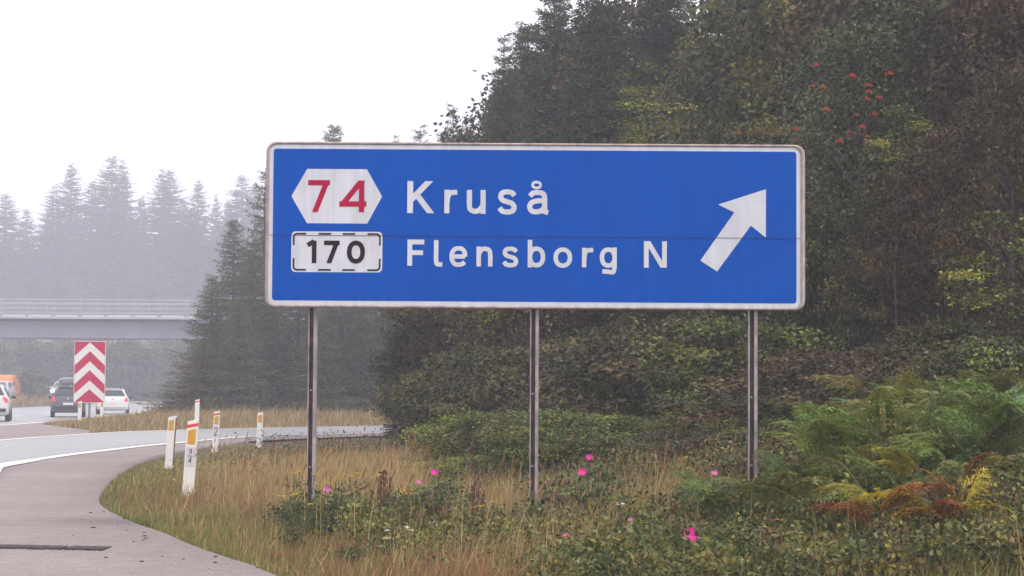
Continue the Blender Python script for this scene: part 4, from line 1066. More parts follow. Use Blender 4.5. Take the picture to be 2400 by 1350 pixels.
# small bright sprigs and saplings in front of the wood
SG = [broad_meshes('sapling', 2.4, .55, s, clumps=26, leaves=46, leaf=.07, base=(0.12, 0.15, 0.035), alt=(.22, .21, .05), altp=.3, skirt=0.15, clr=.16) for s in (61, 62)]
def sapling(px, py, Y, w, label, var=0, tint=(1, 1, 1), cat='sapling'):
    p = W(px, py, Y); g0 = float(H(p.x, Y)); h = p.z - g0; k = w / .55
    t = thing('sapling', label, cat, (p.x, Y, g0), random.uniform(0, 6.28))
    o = link('crown', SG[var][0], t); o.color = (*tint, 1); o.scale = (k, k, k * .62); o.location = (0, 0, h - 1.5 * k)
    BM().tube([(0, .0, -.3), (.04, .2, h * .5), (0, 0, h - .3 * k)], [.012, .009, .004], 5).build('trunk', M_BARK, t)
    return t
sapling(1518, 150, 34.5, .55, 'bright yellow green sapling tops poking above the sign', 0)
sapling(1478, 300, 34.2, .40, 'small yellow green sapling tip just over the sign edge', 1, (1.1, 1.05, .8))
sapling(1805, 280, 30.5, .35, 'orange tinged sapling tip above the right end of the sign', 1, (1.4, .95, .7))
sapling(2225, 880, 23.2, .40, 'yellow green young maple standing above the ferns', 1, (1.0, .95, .6))
sapling(2345, 500, 25.5, .55, 'bright green sapling crown at the right edge against the dark wood', 0, (.9, 1, .7))
sapling(2110, 250, 27.8, .35, 'pale green sprig right of the rowan berries', 0, (1.1, 1.15, .9))

# ---- scrub along the foot of the wood
SB = [broad_meshes('scrub', 1.5, 1.1, s, clumps=110, leaves=85, leaf=.055, base=b_, alt=a_, altp=.25, skirt=0.0, clr=.16) for s, b_, a_ in
      ((71, (0.060, 0.085, 0.024), (.13, .15, .035)), (72, (0.055, 0.075, 0.028), (.11, .11, .035)), (73, (0.062, 0.058, 0.033), (.09, .07, .04)))]
def scrub(px, py, Y, w, label, var=0, tint=(1, 1, 1), group=None, name='shrub'):
    p = W(px, py, Y); g0 = float(H(p.x, Y)); h = max(.35, p.z - g0)
    return tree(name, SB[var], (p.x, Y, g0 - .05), label, cat='shrub', s=(w / 1.1, w / 1.1, h / 1.5), tint=tint, group=group)
scrub(1180, 1008, 30, 1.0, 'leafy green shrub just left of the middle post', 0, (1.9, 1.8, 1))
scrub(1290, 975, 29, .9, 'green shrub just right of the middle post', 0, (1.5, 1.5, 1))
scrub(1110, 1060, 27.5, .8, 'low yellow green shrub at the left end of the scrub', 0, (1.5, 1.6, 1.05))
scrub(1400, 1010, 28, 1.0, 'yellow green shrub between the middle and right posts', 0, (1.5, 1.6, 1.05))
scrub(1500, 985, 27.5, 1.0, 'taller mixed green shrub in the middle of the scrub', 1, (1.2, 1.2, 1))
scrub(1610, 1000, 26, .9, 'dull green shrub left of the right post', 1)
scrub(1700, 1010, 25.5, .9, 'reddish brown dead shrub behind the right post', 2, (1.2, .8, .8))
scrub(1830, 1000, 25, .9, 'reddish brown dry shrub right of the right post', 2, (1.1, .8, .75))
scrub(1930, 965, 24.5, .9, 'green shrub between the right post and the ferns', 1)
scrub(2060, 960, 24, .9, 'green shrub behind the first ferns', 0, (.9, .9, .8))
scrub(2180, 915, 23.5, .9, 'yellow spotted shrub in the dark gap above the ferns', 0, (1.0, .95, .7))
scrub(2330, 900, 24, 1.0, 'dark shrub behind the highest ferns', 1, (.7, .7, .6))
for i in range(30):
    px = 1090 + i * 46 + gp.uniform(-15, 15); Y = 37.5 - (px - 1090) * .0105 + gp.uniform(-2.5, 1)
    scrub(px, gp.uniform(740, 900), Y, gp.uniform(1.0, 1.6), 'brown green scrub plant in the tangle at the foot of the wood', i % 3, ((1.0, .85, .75), (.7, .6, .6), (1.0, 1.05, .85))[gp.randrange(3)], group='scrub at the foot of the wood')
for i in range(16):
    px = 1090 + i * 82 + gp.uniform(-20, 20); Y = 30 - (px - 1090) * .0055 + gp.uniform(-1, 1)
    scrub(px, gp.uniform(930, 1010), Y, gp.uniform(.7, 1.1), 'mixed green shrub in the irregular row behind the sign posts', i % 3, ((1.4, 1.4, .9), (1.0, .95, .8), (1.3, 1.35, .95))[gp.randrange(3)], group='shrubs behind the sign posts')
# ---- bracken: every frond a part
def frond_mesh(seed, L_=0.95, base=(0.095, 0.135, 0.046)):
    """one connected leaf: stalk, side leaflets with their own ribs, small lobes along each rib"""
    g = np.random.default_rng(seed); V = []; F = []; C = []
    def v(p): V.append(p); return len(V) - 1
    def f(idx, c): F.append(idx); C.append(c)
    def c(t): return np.array([L_ * t * .92, 0, L_ * (.62 * t - .60 * t * t)])
    def col(k=1.0): return np.clip(np.array(base) * math.exp(g.normal(0, .2)) * (1 + g.normal(0, .06, 3)) * k, .003, .9)
    w = .006; Rv = {}; ts = [0, .05, .1] + list(np.linspace(.16, .99, 17)); stalk = np.array(base) * [1.6, 1.2, 1.0]
    for t in ts: p = c(t); Rv[t] = (v(p - [0, w, 0]), v(p + [0, w, 0]), v(p - [0, 0, 1.6 * w]))
    for a, b2 in zip(ts[:-1], ts[1:]):
        f((Rv[a][0], Rv[a][1], Rv[b2][1], Rv[b2][0]), stalk); f((Rv[a][0], Rv[a][2], Rv[b2][2], Rv[b2][0]), stalk)
    for t in ts[3:]:
        tang = nrm((c(t + .01) - c(t))[None])[0]
        pl = .36 * L_ * (math.sin(math.pi * min(1, (t - .05) * 1.02)) ** .7 * (1 - t * .55)) * g.uniform(.85, 1.1) + .012
        for sg in (-1, 1):
            d = nrm(np.array([[.35, sg * 1.0, -.22 + g.normal(0, .12)]]) + g.normal(0, .07, (1, 3)))[0]
            m = max(3, int(pl / .036)); prev = (Rv[t][0] if sg < 0 else Rv[t][1], Rv[t][2])
            for u in np.linspace(.1, .97, m):
                p = c(t) + d * (pl * u) + np.array([0, 0, -pl * .25 * u * u])
                b0 = v(p); o0 = v(p - [.004, 0, .004]); f((prev[0], prev[1], o0, b0), stalk); prev = (b0, o0)
                ll = .068 * (1 - u * .72) * (.6 + .8 * pl / (.3 * L_)); ww_ = ll * .55
                for s2 in (-1, 1):
                    dd = nrm((d * .55 + s2 * tang * .85 + g.normal(0, .1, 3))[None])[0]; S = np.cross(dd, nrm(g.normal(0, .35, (1, 3)) + [0, 0, 1])[0])
                    mid_ = p + dd * ll * .45 - np.array([0, 0, .08 * ll])
                    f((b0, v(mid_ + S * ww_ * .5), v(p + dd * ll - np.array([0, 0, .2 * ll])), v(mid_ - S * ww_ * .5)), col())
    me = fast_mesh('frond', np.array(V), np.array(F), np.array(C)); me.materials.append(M_LEAF); return me
FR = [frond_mesh(s) for s in (81, 82, 83)]
M_LEAFC = {}
def fern(loc, n, size, label, group=None, tint=(1, 1, 1), colours=None, lift=0.35, az=None):
    t = thing('fern', label, 'fern', loc, 0, group); g = random.Random(int(loc[0] * 1000 + loc[1] * 77))
    a0 = g.uniform(0, 6.28)
    for i in range(n):
        o = link('frond', FR[g.randrange(3)], t); s_ = size * g.uniform(.75, 1.15)
        o.scale = (s_, s_ * g.uniform(.85, 1.1), s_ * g.uniform(.9, 1.2))
        a = (az[i] if az else a0 + 6.283 * i / n + g.gauss(0, .25))
        o.rotation_euler = (g.gauss(0, .25), -lift + g.gauss(0, .12), a)
        o.location = (0, 0, g.uniform(.15, .5) * size)
        c = colours[i] if colours else tuple(v * g.uniform(.8, 1.25) for v in tint)
        o.color = (*c, 1)
    st_ = BM()
    for i in range(3): st_.tube([(g.gauss(0, .05), g.gauss(0, .05), -.1), (g.gauss(0, .02), g.gauss(0, .02), .55 * size)], [.008, .005], 4)
    st_.build('stalk', M_STEM, t); return t
gf = random.Random(12)
spots = []
for row, (Y, py) in enumerate(((23.3, 1000), (21.8, 1030), (20.4, 1060), (19.0, 1095), (17.8, 1130))):
    for j in range(8):
        px = (2450 - j * 72) + gf.uniform(-20, 20) - row * 6
        if px < 2010 + (0 if row < 3 else -60): continue
        spots.append((px, Y + gf.uniform(-.4, .4)))
for px, Y in spots:
    w = W(px, 1000, Y); fern((w.x, Y, float(H(w.x, Y))), 7, gf.uniform(.85, 1.15), 'green bracken in the thick bank of fronds right of the sign', 'green bracken bank', tint=(gf.uniform(1.0, 1.7), gf.uniform(1.25, 1.7), gf.uniform(1.0, 1.5)), lift=gf.uniform(.35, .7))
for px, Y in ((2020, 17.2), (1930, 17.6), (1860, 18.2), (1800, 17.4), (1985, 18.6), (1900, 16.6), (1700, 17.6), (2120, 16.6), (2260, 16.3), (2380, 16.4)):
    w = W(px, 1000, Y); fern((w.x, Y, float(H(w.x, Y)) + .02), 5, .72, 'low green bracken among the brambles below the sign end', 'low bracken', tint=(1.2, 1.2, .9))
YEL, RUS, ORA, LIM = (4.0, 2.7, .9), (2.2, .50, .45), (3.4, 1.5, 1.0), (2.4, 2.0, .8)
def fz(px, Y, dz=0): w = W(px, 1100, Y); return (w.x, Y, float(H(w.x, Y)) + dz)
fern(fz(2065, 15.7, .10), 5, .62, 'russet and orange bracken low in front of the green bank', colours=[RUS, ORA, RUS, LIM, ORA], az=[3.0, 3.7, -.3, 2.5, -1.2], lift=.2)
fern(fz(2205, 15.5, .12), 5, .66, 'yellow and orange bracken beside the russet one', colours=[YEL, ORA, YEL, LIM, RUS], az=[2.9, 3.5, -.5, 2.4, -1.6], lift=.2)
fern(fz(2255, 15.5, .2), 3, .60, 'bracken with one steep bright yellow frond', colours=[YEL, (1.6, .7, .5), (2.0, .9, .5)], az=[.75, -1.2, 3.3], lift=.6)
fern(fz(2150, 17.2, .25), 3, .62, 'lime yellow bracken frond lying across the green bank', colours=[LIM, YEL, LIM], az=[3.2, 2.7, 3.8])
fern(fz(2115, 20.5, .25), 3, .55, 'orange brown bracken tip at the top of the bank', colours=[ORA, LIM, RUS], az=[3.1, 2.6, .2])
fern(fz(1945, 20.8, .15), 3, .55, 'olive yellow bracken left of the fern bank', colours=[LIM, (2.4, 1.8, .7), LIM], az=[3.4, 1.2, .1])
# ================================================================== flowers
M_ROSE = plain('magenta_petal', (0.62, 0.02, 0.27), 0.6)
M_ROSEP = plain('pink_petal', (0.58, 0.14, 0.36), 0.5)
M_YEL = plain('tansy_yellow', (0.55, 0.36, 0.02), 0.7)
M_WHT = plain('white_petal', (0.75, 0.74, 0.68), 0.6)
M_DOCK = plain('dock_brown', (0.13, 0.055, 0.04), 0.8)
RB = broad_meshes('rose_bush', .55, .38, 91, clumps=34, leaves=60, leaf=.045, base=(0.055, 0.09, 0.03), alt=(.10, .13, .04), altp=.2, skirt=0.0, clr=.10)
def ftop(px, py, Y):
    return W(px, py, Y)
BLOOMS = [(2040, 15.7, .22), (2190, 15.5, .22), (2260, 15.5, .16), (2120, 17.0, .2)]
def rose(px, py, Y, size, label, mat, bush=True):
    BLOOMS.append((px, Y, size * 1.3))
    p = W(px, py, Y); g0 = float(H(p.x, Y)); t = thing('rose_bush', label, 'rose bush', (p.x, Y, g0)); h = p.z - g0
    if bush:
        for nm, me in zip(('foliage', 'stem'), RB):
            o = link(nm, me, t); o.scale = (1, 1, max(.3, (h - .03) / .62)); o.location = (0, .48, 0)
    b_ = BM(); b_.tube([(0, .05, max(0, h - .35)), (0, 0, h)], [.006, .004], 5); b_.build('stalk', M_STEM, t)
    fl = BM(); g = random.Random(px); 
    for i in range(5):
        a = 6.283 * i / 5 + g.uniform(-.2, .2); c_, s_ = math.cos(a), math.sin(a); r_ = size
        tilt = g.uniform(.1, .5)
        def q(u, v, hh):
            b_2 = s_ * u + c_ * v; return (c_ * u - s_ * v, b_2 * .45 - hh * .8 - .02, h + b_2 * .8 + hh * .4)
        fl.poly([q(0, 0, 0), q(r_ * .5, -r_ * .48, r_ * (.25 + tilt * .3)), q(r_ * .95, -r_ * .42, r_ * (.35 + tilt)), q(r_ * 1.02, 0, r_ * (.25 + tilt)), q(r_ * .95, r_ * .42, r_ * (.38 + tilt)), q(r_ * .5, r_ * .48, r_ * (.25 + tilt * .3))])
    for i in range(5):
        a = 6.283 * (i + .5) / 5; c_, s_ = math.cos(a), math.sin(a); r_ = size * .68; tilt = .75
        fl.poly([q(-r_ * .1, 0, .012), q(r_ * .5, -r_ * .55, r_ * .5), q(r_ * .95, -r_ * .3, r_ * tilt), q(r_ * .95, r_ * .3, r_ * tilt), q(r_ * .5, r_ * .55, r_ * .5)])
    f_ = fl.build('flower', mat, t); BM().ball((0, -.01, h + size * .18), size * .2, 8, 5).build('stamens', M_YEL, f_)
rose(1618, 1258, 15.6, .064, 'rose bush with the largest magenta bloom, low under the right half of the sign', M_ROSE)
rose(1496, 1320, 15.2, .052, 'rose bush with a pink bloom at the bottom edge below the large magenta one', M_ROSEP)
rose(1364, 1108, 18.2, .038, 'rose bush with magenta bloom right of the middle post', M_ROSE)
rose(1381, 1073, 20.0, .036, 'rose bush with small magenta bloom just above and behind another right of the middle post', M_ROSE)
rose(1674, 1109, 19.0, .030, 'rose bush with small pink bloom left of the right post', M_ROSEP)
rose(1019, 1108, 19.4, .036, 'rose bush with crimson bloom between the left and middle posts', M_ROSE)
rose(768, 1148, 18.6, .034, 'rose bush with pink bloom among the tansy right of the left post', M_ROSEP)
rose(1327, 1256, 16.5, .026, 'rose bush with tiny pink bloom in the pale grass', M_ROSEP)
rose(1477, 1219, 16.8, .022, 'rose bush with tiniest pale pink bloom at the edge of the pale grass', M_ROSEP)
rose(983, 1130, 19.0, .024, 'rose bush with small dull pink bloom beside the dock spikes', M_ROSEP)
def tansy(px, py, Y, n, label, spread=.10, r_=.017, mat=None, name='tansy_plant', cat='wild flower', group=None):
    BLOOMS.append((px, Y, .06))
    p = W(px, py, Y); g0 = float(H(p.x, Y)); h = p.z - g0; g = random.Random(px * 3 + py)
    t = thing(name, label, cat, (p.x, Y, g0), 0, group)
    for i in range(n):
        x, y, z = (g.gauss(0, spread) if i else 0), g.gauss(0, spread * .6), h - (abs(g.gauss(0, .05)) if i else 0)
        st_ = BM(); st_.tube([(x * .3, y * .3, -.05), (x * .7, y * .7, z * .6), (x, y, z)], [.005, .004, .003], 4)
        s_ = st_.build('stem', M_STEM, t)
        hd = BM()
        for k in range(9):
            a = g.uniform(0, 6.28); rr_ = g.uniform(0, 1) ** .5 * r_ * 1.9; hd.ball((x + rr_ * math.cos(a), y + rr_ * math.sin(a) * .8, z + g.uniform(-.006, .008)), (r_ * .5, r_ * .5, r_ * .3), 6, 4)
        hd.build('flower_head', mat or M_YEL, t)
    V, F = leaf_quads(np.c_[g0 * 0 + np.random.default_rng(px).normal(0, spread * .7, 160), np.random.default_rng(px + 1).normal(0, .08, 160), np.random.default_rng(px + 2).uniform(.03, max(.1, h * .85), 160)],
                      nrm(np.random.default_rng(px + 3).normal(0, 1, (160, 3)) + [0, 0, .5]), .07, .018)
    me = fast_mesh('foliage', V, F, jitter((0.075, 0.095, 0.03), 160)); me.materials.append(M_LEAF); link('foliage', me, t)
for px, py, Y, n, lb in ((705, 1104, 19.1, 3, 'yellow tansy at the foot of the left post'), (790, 1120, 18.9, 2, 'yellow tansy just right of the left post with a lone raised head'), (838, 1110, 18.6, 5, 'tallest clump of yellow tansy between left and middle posts'),
                         (742, 1133, 18.3, 3, 'low yellow tansy beside the pink bloom'), (955, 1134, 18.8, 2, 'small flat yellow tansy left of the dock spikes'), (944, 1153, 18.0, 2, 'low yellow tansy in front of the small flat one'),
                         (1158, 1177, 17.8, 2, 'yellow tansy left of the middle post foot'), (1110, 1190, 17.4, 1, 'single yellow tansy head in the grass left of the middle post'), (1722, 1150, 17.9, 2, 'orange yellow tansy left of the right post'),
                         (690, 1160, 17.6, 3, 'dim yellow tansy below the left post'), (1822, 1218, 16.4, 3, 'yellow flower among brambles right of the magenta bloom'), (1812, 1256, 15.8, 2, 'lower yellow flower among brambles right of the magenta bloom')):
    tansy(px, py, Y, n, lb)
for px, py, Y, n, lb in ((1770, 1325, 15.1, 1, 'largest white umbel at the bottom right of centre'), (1722, 1308, 15.3, 3, 'pale white umbels left of the largest white one'), (1755, 1303, 15.4, 1, 'small white umbel above the largest white one'),
                         (1024, 1278, 16.6, 1, 'small white flower at the edge of the red grass'), (832, 1300, 16.2, 2, 'pair of tiny white flowers in the red grass'), (960, 1232, 17.0, 4, 'group of small white umbels in the middle of the verge'),
                         (905, 1262, 16.7, 3, 'scattered white umbels low in the verge'), (1455, 1182, 17.4, 1, 'single pale head above the pale grass')):
    tansy(px, py, Y, n, lb, mat=M_WHT, name='white_umbel_plant', r_=.017, spread=.13)
def dock(px, py, Y, n, label):
    p = W(px, py, Y); g0 = float(H(p.x, Y)); h = p.z - g0; g = random.Random(px)
    t = thing('dock_plant', label, 'weed', (p.x, Y, g0))
    for i in range(n):
        x = g.gauss(0, .07); hh_ = h * g.uniform(.75, 1)
        b_ = BM(); b_.tube([(x * .4, 0, -.05), (x * .8, 0, hh_ * .6), (x, 0, hh_)], [.006, .005, .003], 4)
        for k in range(70):
            z = hh_ * g.uniform(.45, 1); r_ = .028 * (1.15 - z / hh_) + .006; a = g.uniform(0, 6.28)
            b_.ball((x + r_ * math.cos(a), r_ * math.sin(a), z), (.007, .007, .012), 5, 3)
        b_.build('seed_spike', M_DOCK, t)
dock(905, 1082, 19.5, 4, 'tall brown dock spikes right of the tansy')
dock(1108, 1118, 18.6, 4, 'brown dock spikes left of the middle post')
dock(870, 1128, 19.2, 2, 'small brown dock between tansy clumps')
dock(640, 1008, 30.0, 2, 'lone reddish seed spike standing against the exit lane')
dock(1130, 1000, 24.0, 1, 'thin brown dock spike by the left shrubs')

# ================================================================== grass and ground cover
def blades(X, Y, hgt, wid, col, name, label, lean=0.35, seg=2, seed=5, mat=None, zoff=-.03, kind='stuff'):
    g = np.random.default_rng(seed); n = len(X); Z = H(X, Y) + zoff
    az = g.uniform(0, 6.283, n); ln = np.abs(g.normal(0, lean, n)) * hgt
    fx = np.cos(az) * ln + hgt * .10; fy = np.sin(az) * ln      # a slight common lean
    sa = g.uniform(0, 3.14159, n); sx = np.cos(sa) * wid / 2; sy = np.sin(sa) * wid / 2 * .5
    V = []
    lv = [0, .45, 1.0] if seg == 2 else [0, 1.0]
    for i, t in enumerate(lv):
        w_ = (1 - t) ** .6 if t < 1 else 0.12
        cx = X + fx * t ** 1.8; cy_ = Y + fy * t ** 1.8; cz = Z + hgt * (t - .12 * t * t * lean)
        V.append(np.stack([cx - sx * w_, cy_ - sy * w_, cz], -1)); V.append(np.stack([cx + sx * w_, cy_ + sy * w_, cz], -1))
    V = np.stack(V, 1); k = V.shape[1]
    F = []
    b0 = np.arange(n) * k
    for i in range(len(lv) - 1):
        a = b0 + 2 * i; F.append(np.stack([a, a + 1, a + 3, a + 2], -1))
    C = np.concatenate([col * (.85 + .3 * i) for i in range(len(lv) - 1)]) if False else np.concatenate([col] * (len(lv) - 1))
    me = fast_mesh(name, V.reshape(-1, 3), np.concatenate(F), C); me.materials.append(mat or M_GRASS)
    return tag(link(name, me), label, kind=kind)
gr = np.random.default_rng(99)
def clear_of_blooms(X, Y, g):
    k = np.ones(len(X), bool)
    for px, by, sz in BLOOMS:
        bx = W(px, 1200, by).x; k &= ~((np.hypot(X - bx * Y / by, (Y - by) * (.30 if sz > .15 else .10 if sz > .06 else .2)) < sz + .05) & (Y < by + .05) & (g.random(len(X)) < .93))
    return k
_pr = np.random.default_rng(17); _w = [( _pr.normal(0, 1, 2) * s, _pr.uniform(0, 6.28)) for s in (.35, .5, .8, 1.2, 1.7, 2.4)]
def patch(X, Y, k=0):
    v = 0
    for i, (w_, ph) in enumerate(_w): v = v + np.sin(w_[0] * (X + 3.1 * k) * 1.3 + w_[1] * (Y - 2.3 * k) + ph + k) / (1 + .35 * i)
    return v / 2.2
gx_y = np.interp
def edge_x(Y):   # x of the grass edge at a given distance (near verge)
    c = gec[gec[:, 1] < 52]; return np.interp(Y, c[:, 1], c[:, 0])
def in_verge(X, Y):
    far_ok = Y < 66
    d = sdist(gec, X, Y)
    return (d > -0.10 * patch(X * 3, Y * 3, 3)), d
def bz_(X, Y):
    r_ = X / Y * FPX + 1200
    a = ss(-90, 90, r_ - (1330 + (Y - 15.5) * 38 + 130 * patch(X, Y, 3)))
    w = ss(-60, 60, r_ - 640) * ss(.25, .65, patch(X, Y, 4) + .45 * np.exp(-((Y - 18.3) / 1.3) ** 2)) * ss(.9, 1.5, sdist(gec, X, Y)) * (1 - ss(19.6, 21, Y))
    b_ = ss(-60, 60, r_ - 985) * ss(20.5, 22.5, Y)
    return np.clip(np.maximum(np.maximum(a, w * .8), b_), 0, 1)
RED, TAN, STRAW, GREEN, DULL = (0.25, 0.135, 0.095), (0.37, 0.285, 0.19), (0.43, 0.37, 0.22), (0.145, 0.20, 0.06), (0.21, 0.21, 0.09)
def choose(cols, w, g):
    W_ = np.stack(w, -1); W_ = W_ / W_.sum(-1, keepdims=True); c = W_.cumsum(-1); r_ = g.random(len(W_))[:, None]
    idx = (r_ > c).sum(-1).clip(0, len(cols) - 1); return np.asarray(cols)[idx], idx
def scatter_verge(n, y0, y1, power=1.0):
    Y = y0 + (y1 - y0) * gr.random(n) ** power
    Xl = -0.262 * Y * .98; Xr = 0.262 * Y
    X = np.maximum(Xl, -7.8) + (Xr - np.maximum(Xl, -7.8)) * gr.random(n)
    return X, Y
# near verge
def verge_layer(n, y0, y1, power, name, label, seed, wscale=1.0, hscale=1.0):
    X, Y = scatter_verge(n, y0, y1, power); ok, d = in_verge(X, Y); X, Y, d = X[ok], Y[ok], d[ok]
    s = X - (12.6 - .3 * Y)
    p0, p1, p2 = patch(X, Y), patch(X, Y, 2), patch(X, Y, 5)
    redw = np.clip(1.3 - np.abs(d - 1.3) / 1.3, .02, 2) * (1.1 + .9 * p0).clip(.1, 3) * 1.5 * (1 - ss(26, 34, Y))
    green = 1.6 * np.exp(-d / .35) + 1.0 * (1 + p1).clip(0.05, 3) + .6 * ss(-5, -2, s)
    tan = .25 + 1.4 * ss(.8, 3.0, d) * ss(17.5, 22, Y) * (1 + .5 * p2).clip(.2, 2) * (1 - .7 * ss(-6, -2, s))
    straw = .12 + .8 * ss(1.5, 3.5, d) * (.6 + .8 * p2).clip(.05, 2) * (1 - .4 * ss(-5, -1, s))
    bq = bz_(X, Y); green = green + 2.6 * bq; straw = straw + .5 * bq; redw = redw * (1 - .8 * bq)
    dull = .9 + .8 * bq
    col, idx = choose([RED, TAN, STRAW, GREEN, DULL], [redw, tan, straw, green, dull], gr)
    tall = np.clip(.09 + .13 * ss(.1, 1.6, d) + .20 * ss(1.6, 4, d) * (.7 + .3 * p2), .06, .6) * (1 - .68 * ss(27, 42, Y))
    bz = bz_(X, Y)
    tall = tall * (1 - .45 * bz) * .88
    hgt = tall * np.exp(gr.normal(0, .28, len(X))) * np.array([1.0, 1.25, 1.45, .8, .9])[idx] * hscale
    hgt = np.where(s > -4, hgt * .8, hgt)
    keep = clear_of_blooms(X, Y, gr) & (gr.random(len(X)) > np.maximum(.75 * ss(-5, -1.5, s), (.42 + .2 * (1 - ss(15.5, 16.5, Y))) * bz)); 
    X, Y, hgt, col = X[keep], Y[keep], hgt[keep], col[keep]
    wid = (.0035 + .00022 * Y) * wscale * gr.uniform(.7, 1.4, len(X))
    blades(X, Y, hgt, wid, jitter(col, len(X), .22, .07, gr), name, label, seed=seed)
verge_layer(150000, 13.5, 22, 1.0, 'verge_grass', 'reddish, tan and green wild grass of the near verge', 5)
verge_layer(120000, 22, 40, 1.1, 'verge_grass', 'dry tan grass of the verge behind the sign posts', 6, 1.15)
verge_layer(60000, 40, 75, 1.0, 'verge_grass', 'dry grass running along the inside of the bend', 7, 1.5)
# seed-head stalks: thin, tall, pale, with a feathery tip
X, Y = scatter_verge(15000, 15, 44, 1.15); ok, d = in_verge(X, Y); s = X - (12.6 - .3 * Y)
ok &= (gr.random(len(X)) > bz_(X, Y) * .93) & (d > 1.0) & (Y < 30) & (gr.random(len(X)) < (.25 + .75 * ss(-.2, .9, patch(X, Y, 5)))) & (s < -1.5)
X, Y = X[ok], Y[ok]; h_ = gr.uniform(.42, .78, len(X))
blades(X, Y, h_, .0045 + .0001 * Y, jitter(STRAW, len(X), .2, .05, gr), 'grass_stalks', 'tall pale seeding grass stalks in the verge', lean=.22, seed=8)
tipX = X + h_ * .1; V, F = leaf_quads(np.c_[tipX + gr.normal(0, .04, len(X)), Y + gr.normal(0, .04, len(X)), H(X, Y) + h_ * .86], np.c_[gr.normal(.25, .25, len(X)), gr.normal(0, .25, len(X)), np.ones(len(X))], .13, .016, gr)
me = fast_mesh('grass_seed_heads', V, F, jitter((.26, .17, .11), len(X), .25, .08, gr)); me.materials.append(M_GRASS); tag(link('grass_seed_heads', me), 'brownish seed heads of the tall verge grass', kind='stuff')

# broad-leaved weeds and brambles
def cover(n, y0, y1, cond, hmax, leaf, base, alt, altp, name, label, seed, clump=26, spread=.13):
    g = np.random.default_rng(seed)
    m = n // clump
    Y = y0 + (y1 - y0) * g.random(m); X = -.262 * Y + .534 * Y * g.random(m)
    ok = cond(X, Y, g) & clear_of_blooms(X, Y, g); X, Y = X[ok], Y[ok]; m = len(X)
    hh_ = hmax * (.3 + .7 * np.clip(.5 + .7 * patch(X * 1.6, Y * 1.6, 7), 0, 1)) * g.uniform(.6, 1.15, m)
    Z = H(X, Y) + hh_ * g.uniform(.25, 1, m)
    sel = patch(X, Y, seed % 11)[:, None] + g.normal(0, .35, (m, 1))
    cb = np.where(g.random((m, 1)) < altp, np.asarray(alt)[None], np.where(sel > .55, np.asarray(base)[None] * [1.5, 1.25, 1.1], np.where(sel < -.6, np.asarray(base)[None] * [.75, .8, 1.15], np.asarray(base)[None]))) * np.exp(g.normal(0, .3, (m, 1)))
    brown = g.random((m, 1)) < .07; cb = np.where(brown, np.array([[.12, .07, .04]]), cb)
    P = np.repeat(np.c_[X, Y, Z], clump, 0) + g.normal(0, 1, (m * clump, 3)) * [spread, spread, spread * .55]
    P[:, 2] = np.maximum(P[:, 2], np.repeat(H(X, Y), clump) + .01)
    D = nrm(g.normal(0, .8, P.shape) + [0, -.35, -.15]); L_ = leaf * g.uniform(.6, 1.3, len(P))
    V, F = leaf_quads(P, D, L_, L_ * .66, g, up=.45)
    me = fast_mesh(name, V, F, jitter(np.repeat(cb, clump, 0), len(P), .22, .08, g)); me.materials.append(M_LEAF)
    return tag(link(name, me), label, kind='stuff')
def c_bramble(X, Y, g):
    _, d = in_verge(X, Y); px = 1200 + X / Y * FPX
    return (d > .8) & (g.random(len(X)) < bz_(X, Y)) & (px > 1250) & (X - (12.6 - .3 * Y) < 1)
cover(185000, 13.8, 23.5, c_bramble, .46, .044, (0.068, 0.098, 0.030), (.19, .18, .045), .22, 'bramble_cover', 'dark green brambles spreading under the right half of the sign', 101, clump=34, spread=.10)
cover(26000, 13.8, 22, c_bramble, .56, .054, (0.08, 0.11, 0.035), (.17, .16, .05), .25, 'bramble_cover', 'larger pale leaves standing out of the brambles', 105, clump=14, spread=.08)
def c_weed(X, Y, g):
    _, d = in_verge(X, Y); px = 1200 + X / Y * FPX
    return (d > .9) & (px > 640) & (px < 1500) & (g.random(len(X)) < np.clip(bz_(X, Y) + .12, 0, 1)) & (Y < 21)
cover(120000, 14.5, 21, c_weed, .36, .045, (0.10, 0.13, 0.035), (.20, .19, .05), .3, 'weed_cover', 'mixed green weeds scattered through the near verge', 102, clump=22, spread=.10)
def c_back(X, Y, g):
    s = X - (12.6 - .3 * Y); return (s > -4.6) & (s < 2.5) & (Y < 46)
cover(110000, 20, 46, c_back, .45, .05, (0.075, 0.075, 0.032), (.13, .12, .04), .22, 'scrub_cover', 'tangled low undergrowth along the foot of the wood', 103, spread=.2)
def c_greenpatch(X, Y, g):
    _, d = in_verge(X, Y); return (d > .7) & (X > -7.2) & (X < -3.2) & (Y < 40) & (patch(X, Y, 9) > -.1)
cover(26000, 26, 45, c_greenpatch, .16, .045, (0.11, 0.14, 0.065), (.18, .18, .10), .25, 'verge_clover', 'low grey green leafy patch beside the marker posts', 104, clump=20, spread=.16)

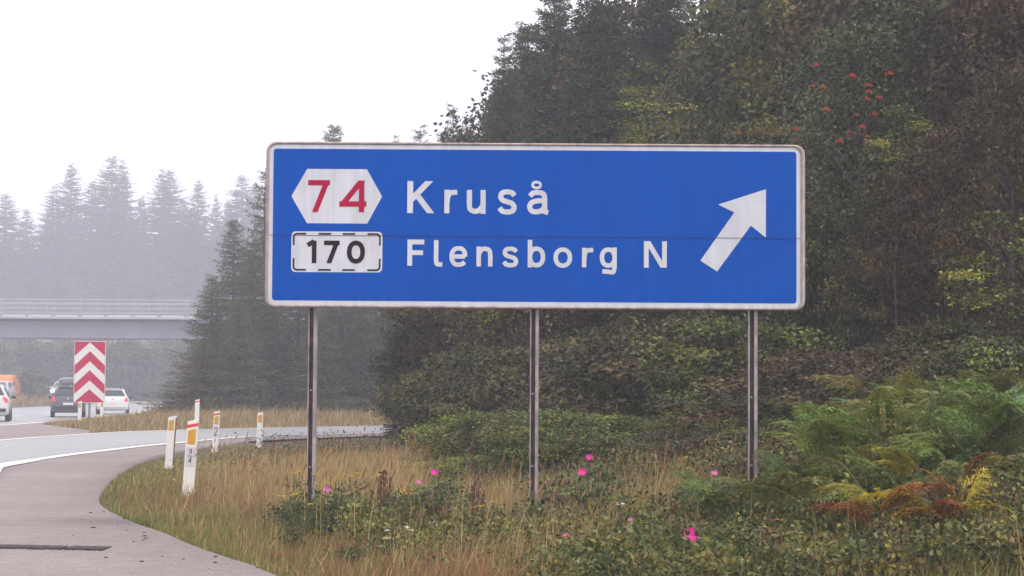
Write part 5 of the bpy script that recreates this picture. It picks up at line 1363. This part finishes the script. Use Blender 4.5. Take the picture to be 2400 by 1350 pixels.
# grass island between motorway and exit lane, and the bank below the spruces
def island_layer(n, seed):
    g = np.random.default_rng(seed); Y = g.uniform(62, 100, n); X = g.uniform(-23, 8, n)
    df, dmm = -sdist(farc, X, Y), sdist(mlc, X, Y)
    ns = np.interp(Y, np.array(nose)[:, 1], np.array(nose)[:, 0], right=-99)
    ok = (df > .12) & (dmm > .7) & (X > ns + .15)
    X, Y, df = X[ok], Y[ok], df[ok]
    p0 = patch(X * .5, Y * .5, 1)
    col, idx = choose([TAN, STRAW, GREEN, DULL, (0.20, 0.12, .08)], [1 + p0 * .4, .6 + 0 * X, .25 + .9 * (X < -14) * (df < 3), .5 + 0 * X, .5 + 0 * X], g)
    h_ = .26 * np.exp(g.normal(0, .35, len(X))) * (.55 + .6 * ss(-17, -11, X)) * (.6 + .4 * ss(.2, 2, df))
    blades(X, Y, h_, .030, jitter(col, len(X), .2, .06, g), 'island_grass', 'dry grass of the island between motorway and exit lane', seed=seed)
island_layer(110000, 111)
g = np.random.default_rng(120); n = 60000
Y = g.uniform(100, 235, n); X = -0.27 * Y + g.random(n) * (0.27 * Y + 2)
dmm = sdist(mlc, X, Y); ok = (dmm > 1.5) & (dmm < 26) | ((dmm < -10.9) & (dmm > -13.6)) | ((dmm < -25.5) & (dmm > -40)); X, Y = X[ok], Y[ok]
col, idx = choose([TAN, (0.24, .15, .10), DULL], [1 + 0 * X, .8 + .5 * patch(X * .3, Y * .3), .4 + 0 * X], g)
blades(X, Y, .42 * np.exp(g.normal(0, .3, len(X))), .09, jitter(col, len(X), .2, .06, g), 'bank_grass', 'dry grass on the hazy bank and the motorway median', seed=121)

# ================================================================== the hazy air
hz = BM(); hz.box((0, 250, 31), (980, 700, 68.0))
M_HAZE = bpy.data.materials.new('haze_air'); M_HAZE.use_nodes = True; nt = M_HAZE.node_tree; nt.nodes.clear()
vo = nt.nodes.new('ShaderNodeVolumePrincipled'); vo.inputs['Color'].default_value = (0.84, 0.88, 1.0, 1); vo.inputs['Density'].default_value = 0.00175
vo.inputs['Anisotropy'].default_value = 0.0
ou = nt.nodes.new('ShaderNodeOutputMaterial'); nt.links.new(vo.outputs[0], ou.inputs['Volume'])
tag(hz.build('haze', M_HAZE), 'pale haze hanging over the road and the far wood', kind='stuff')
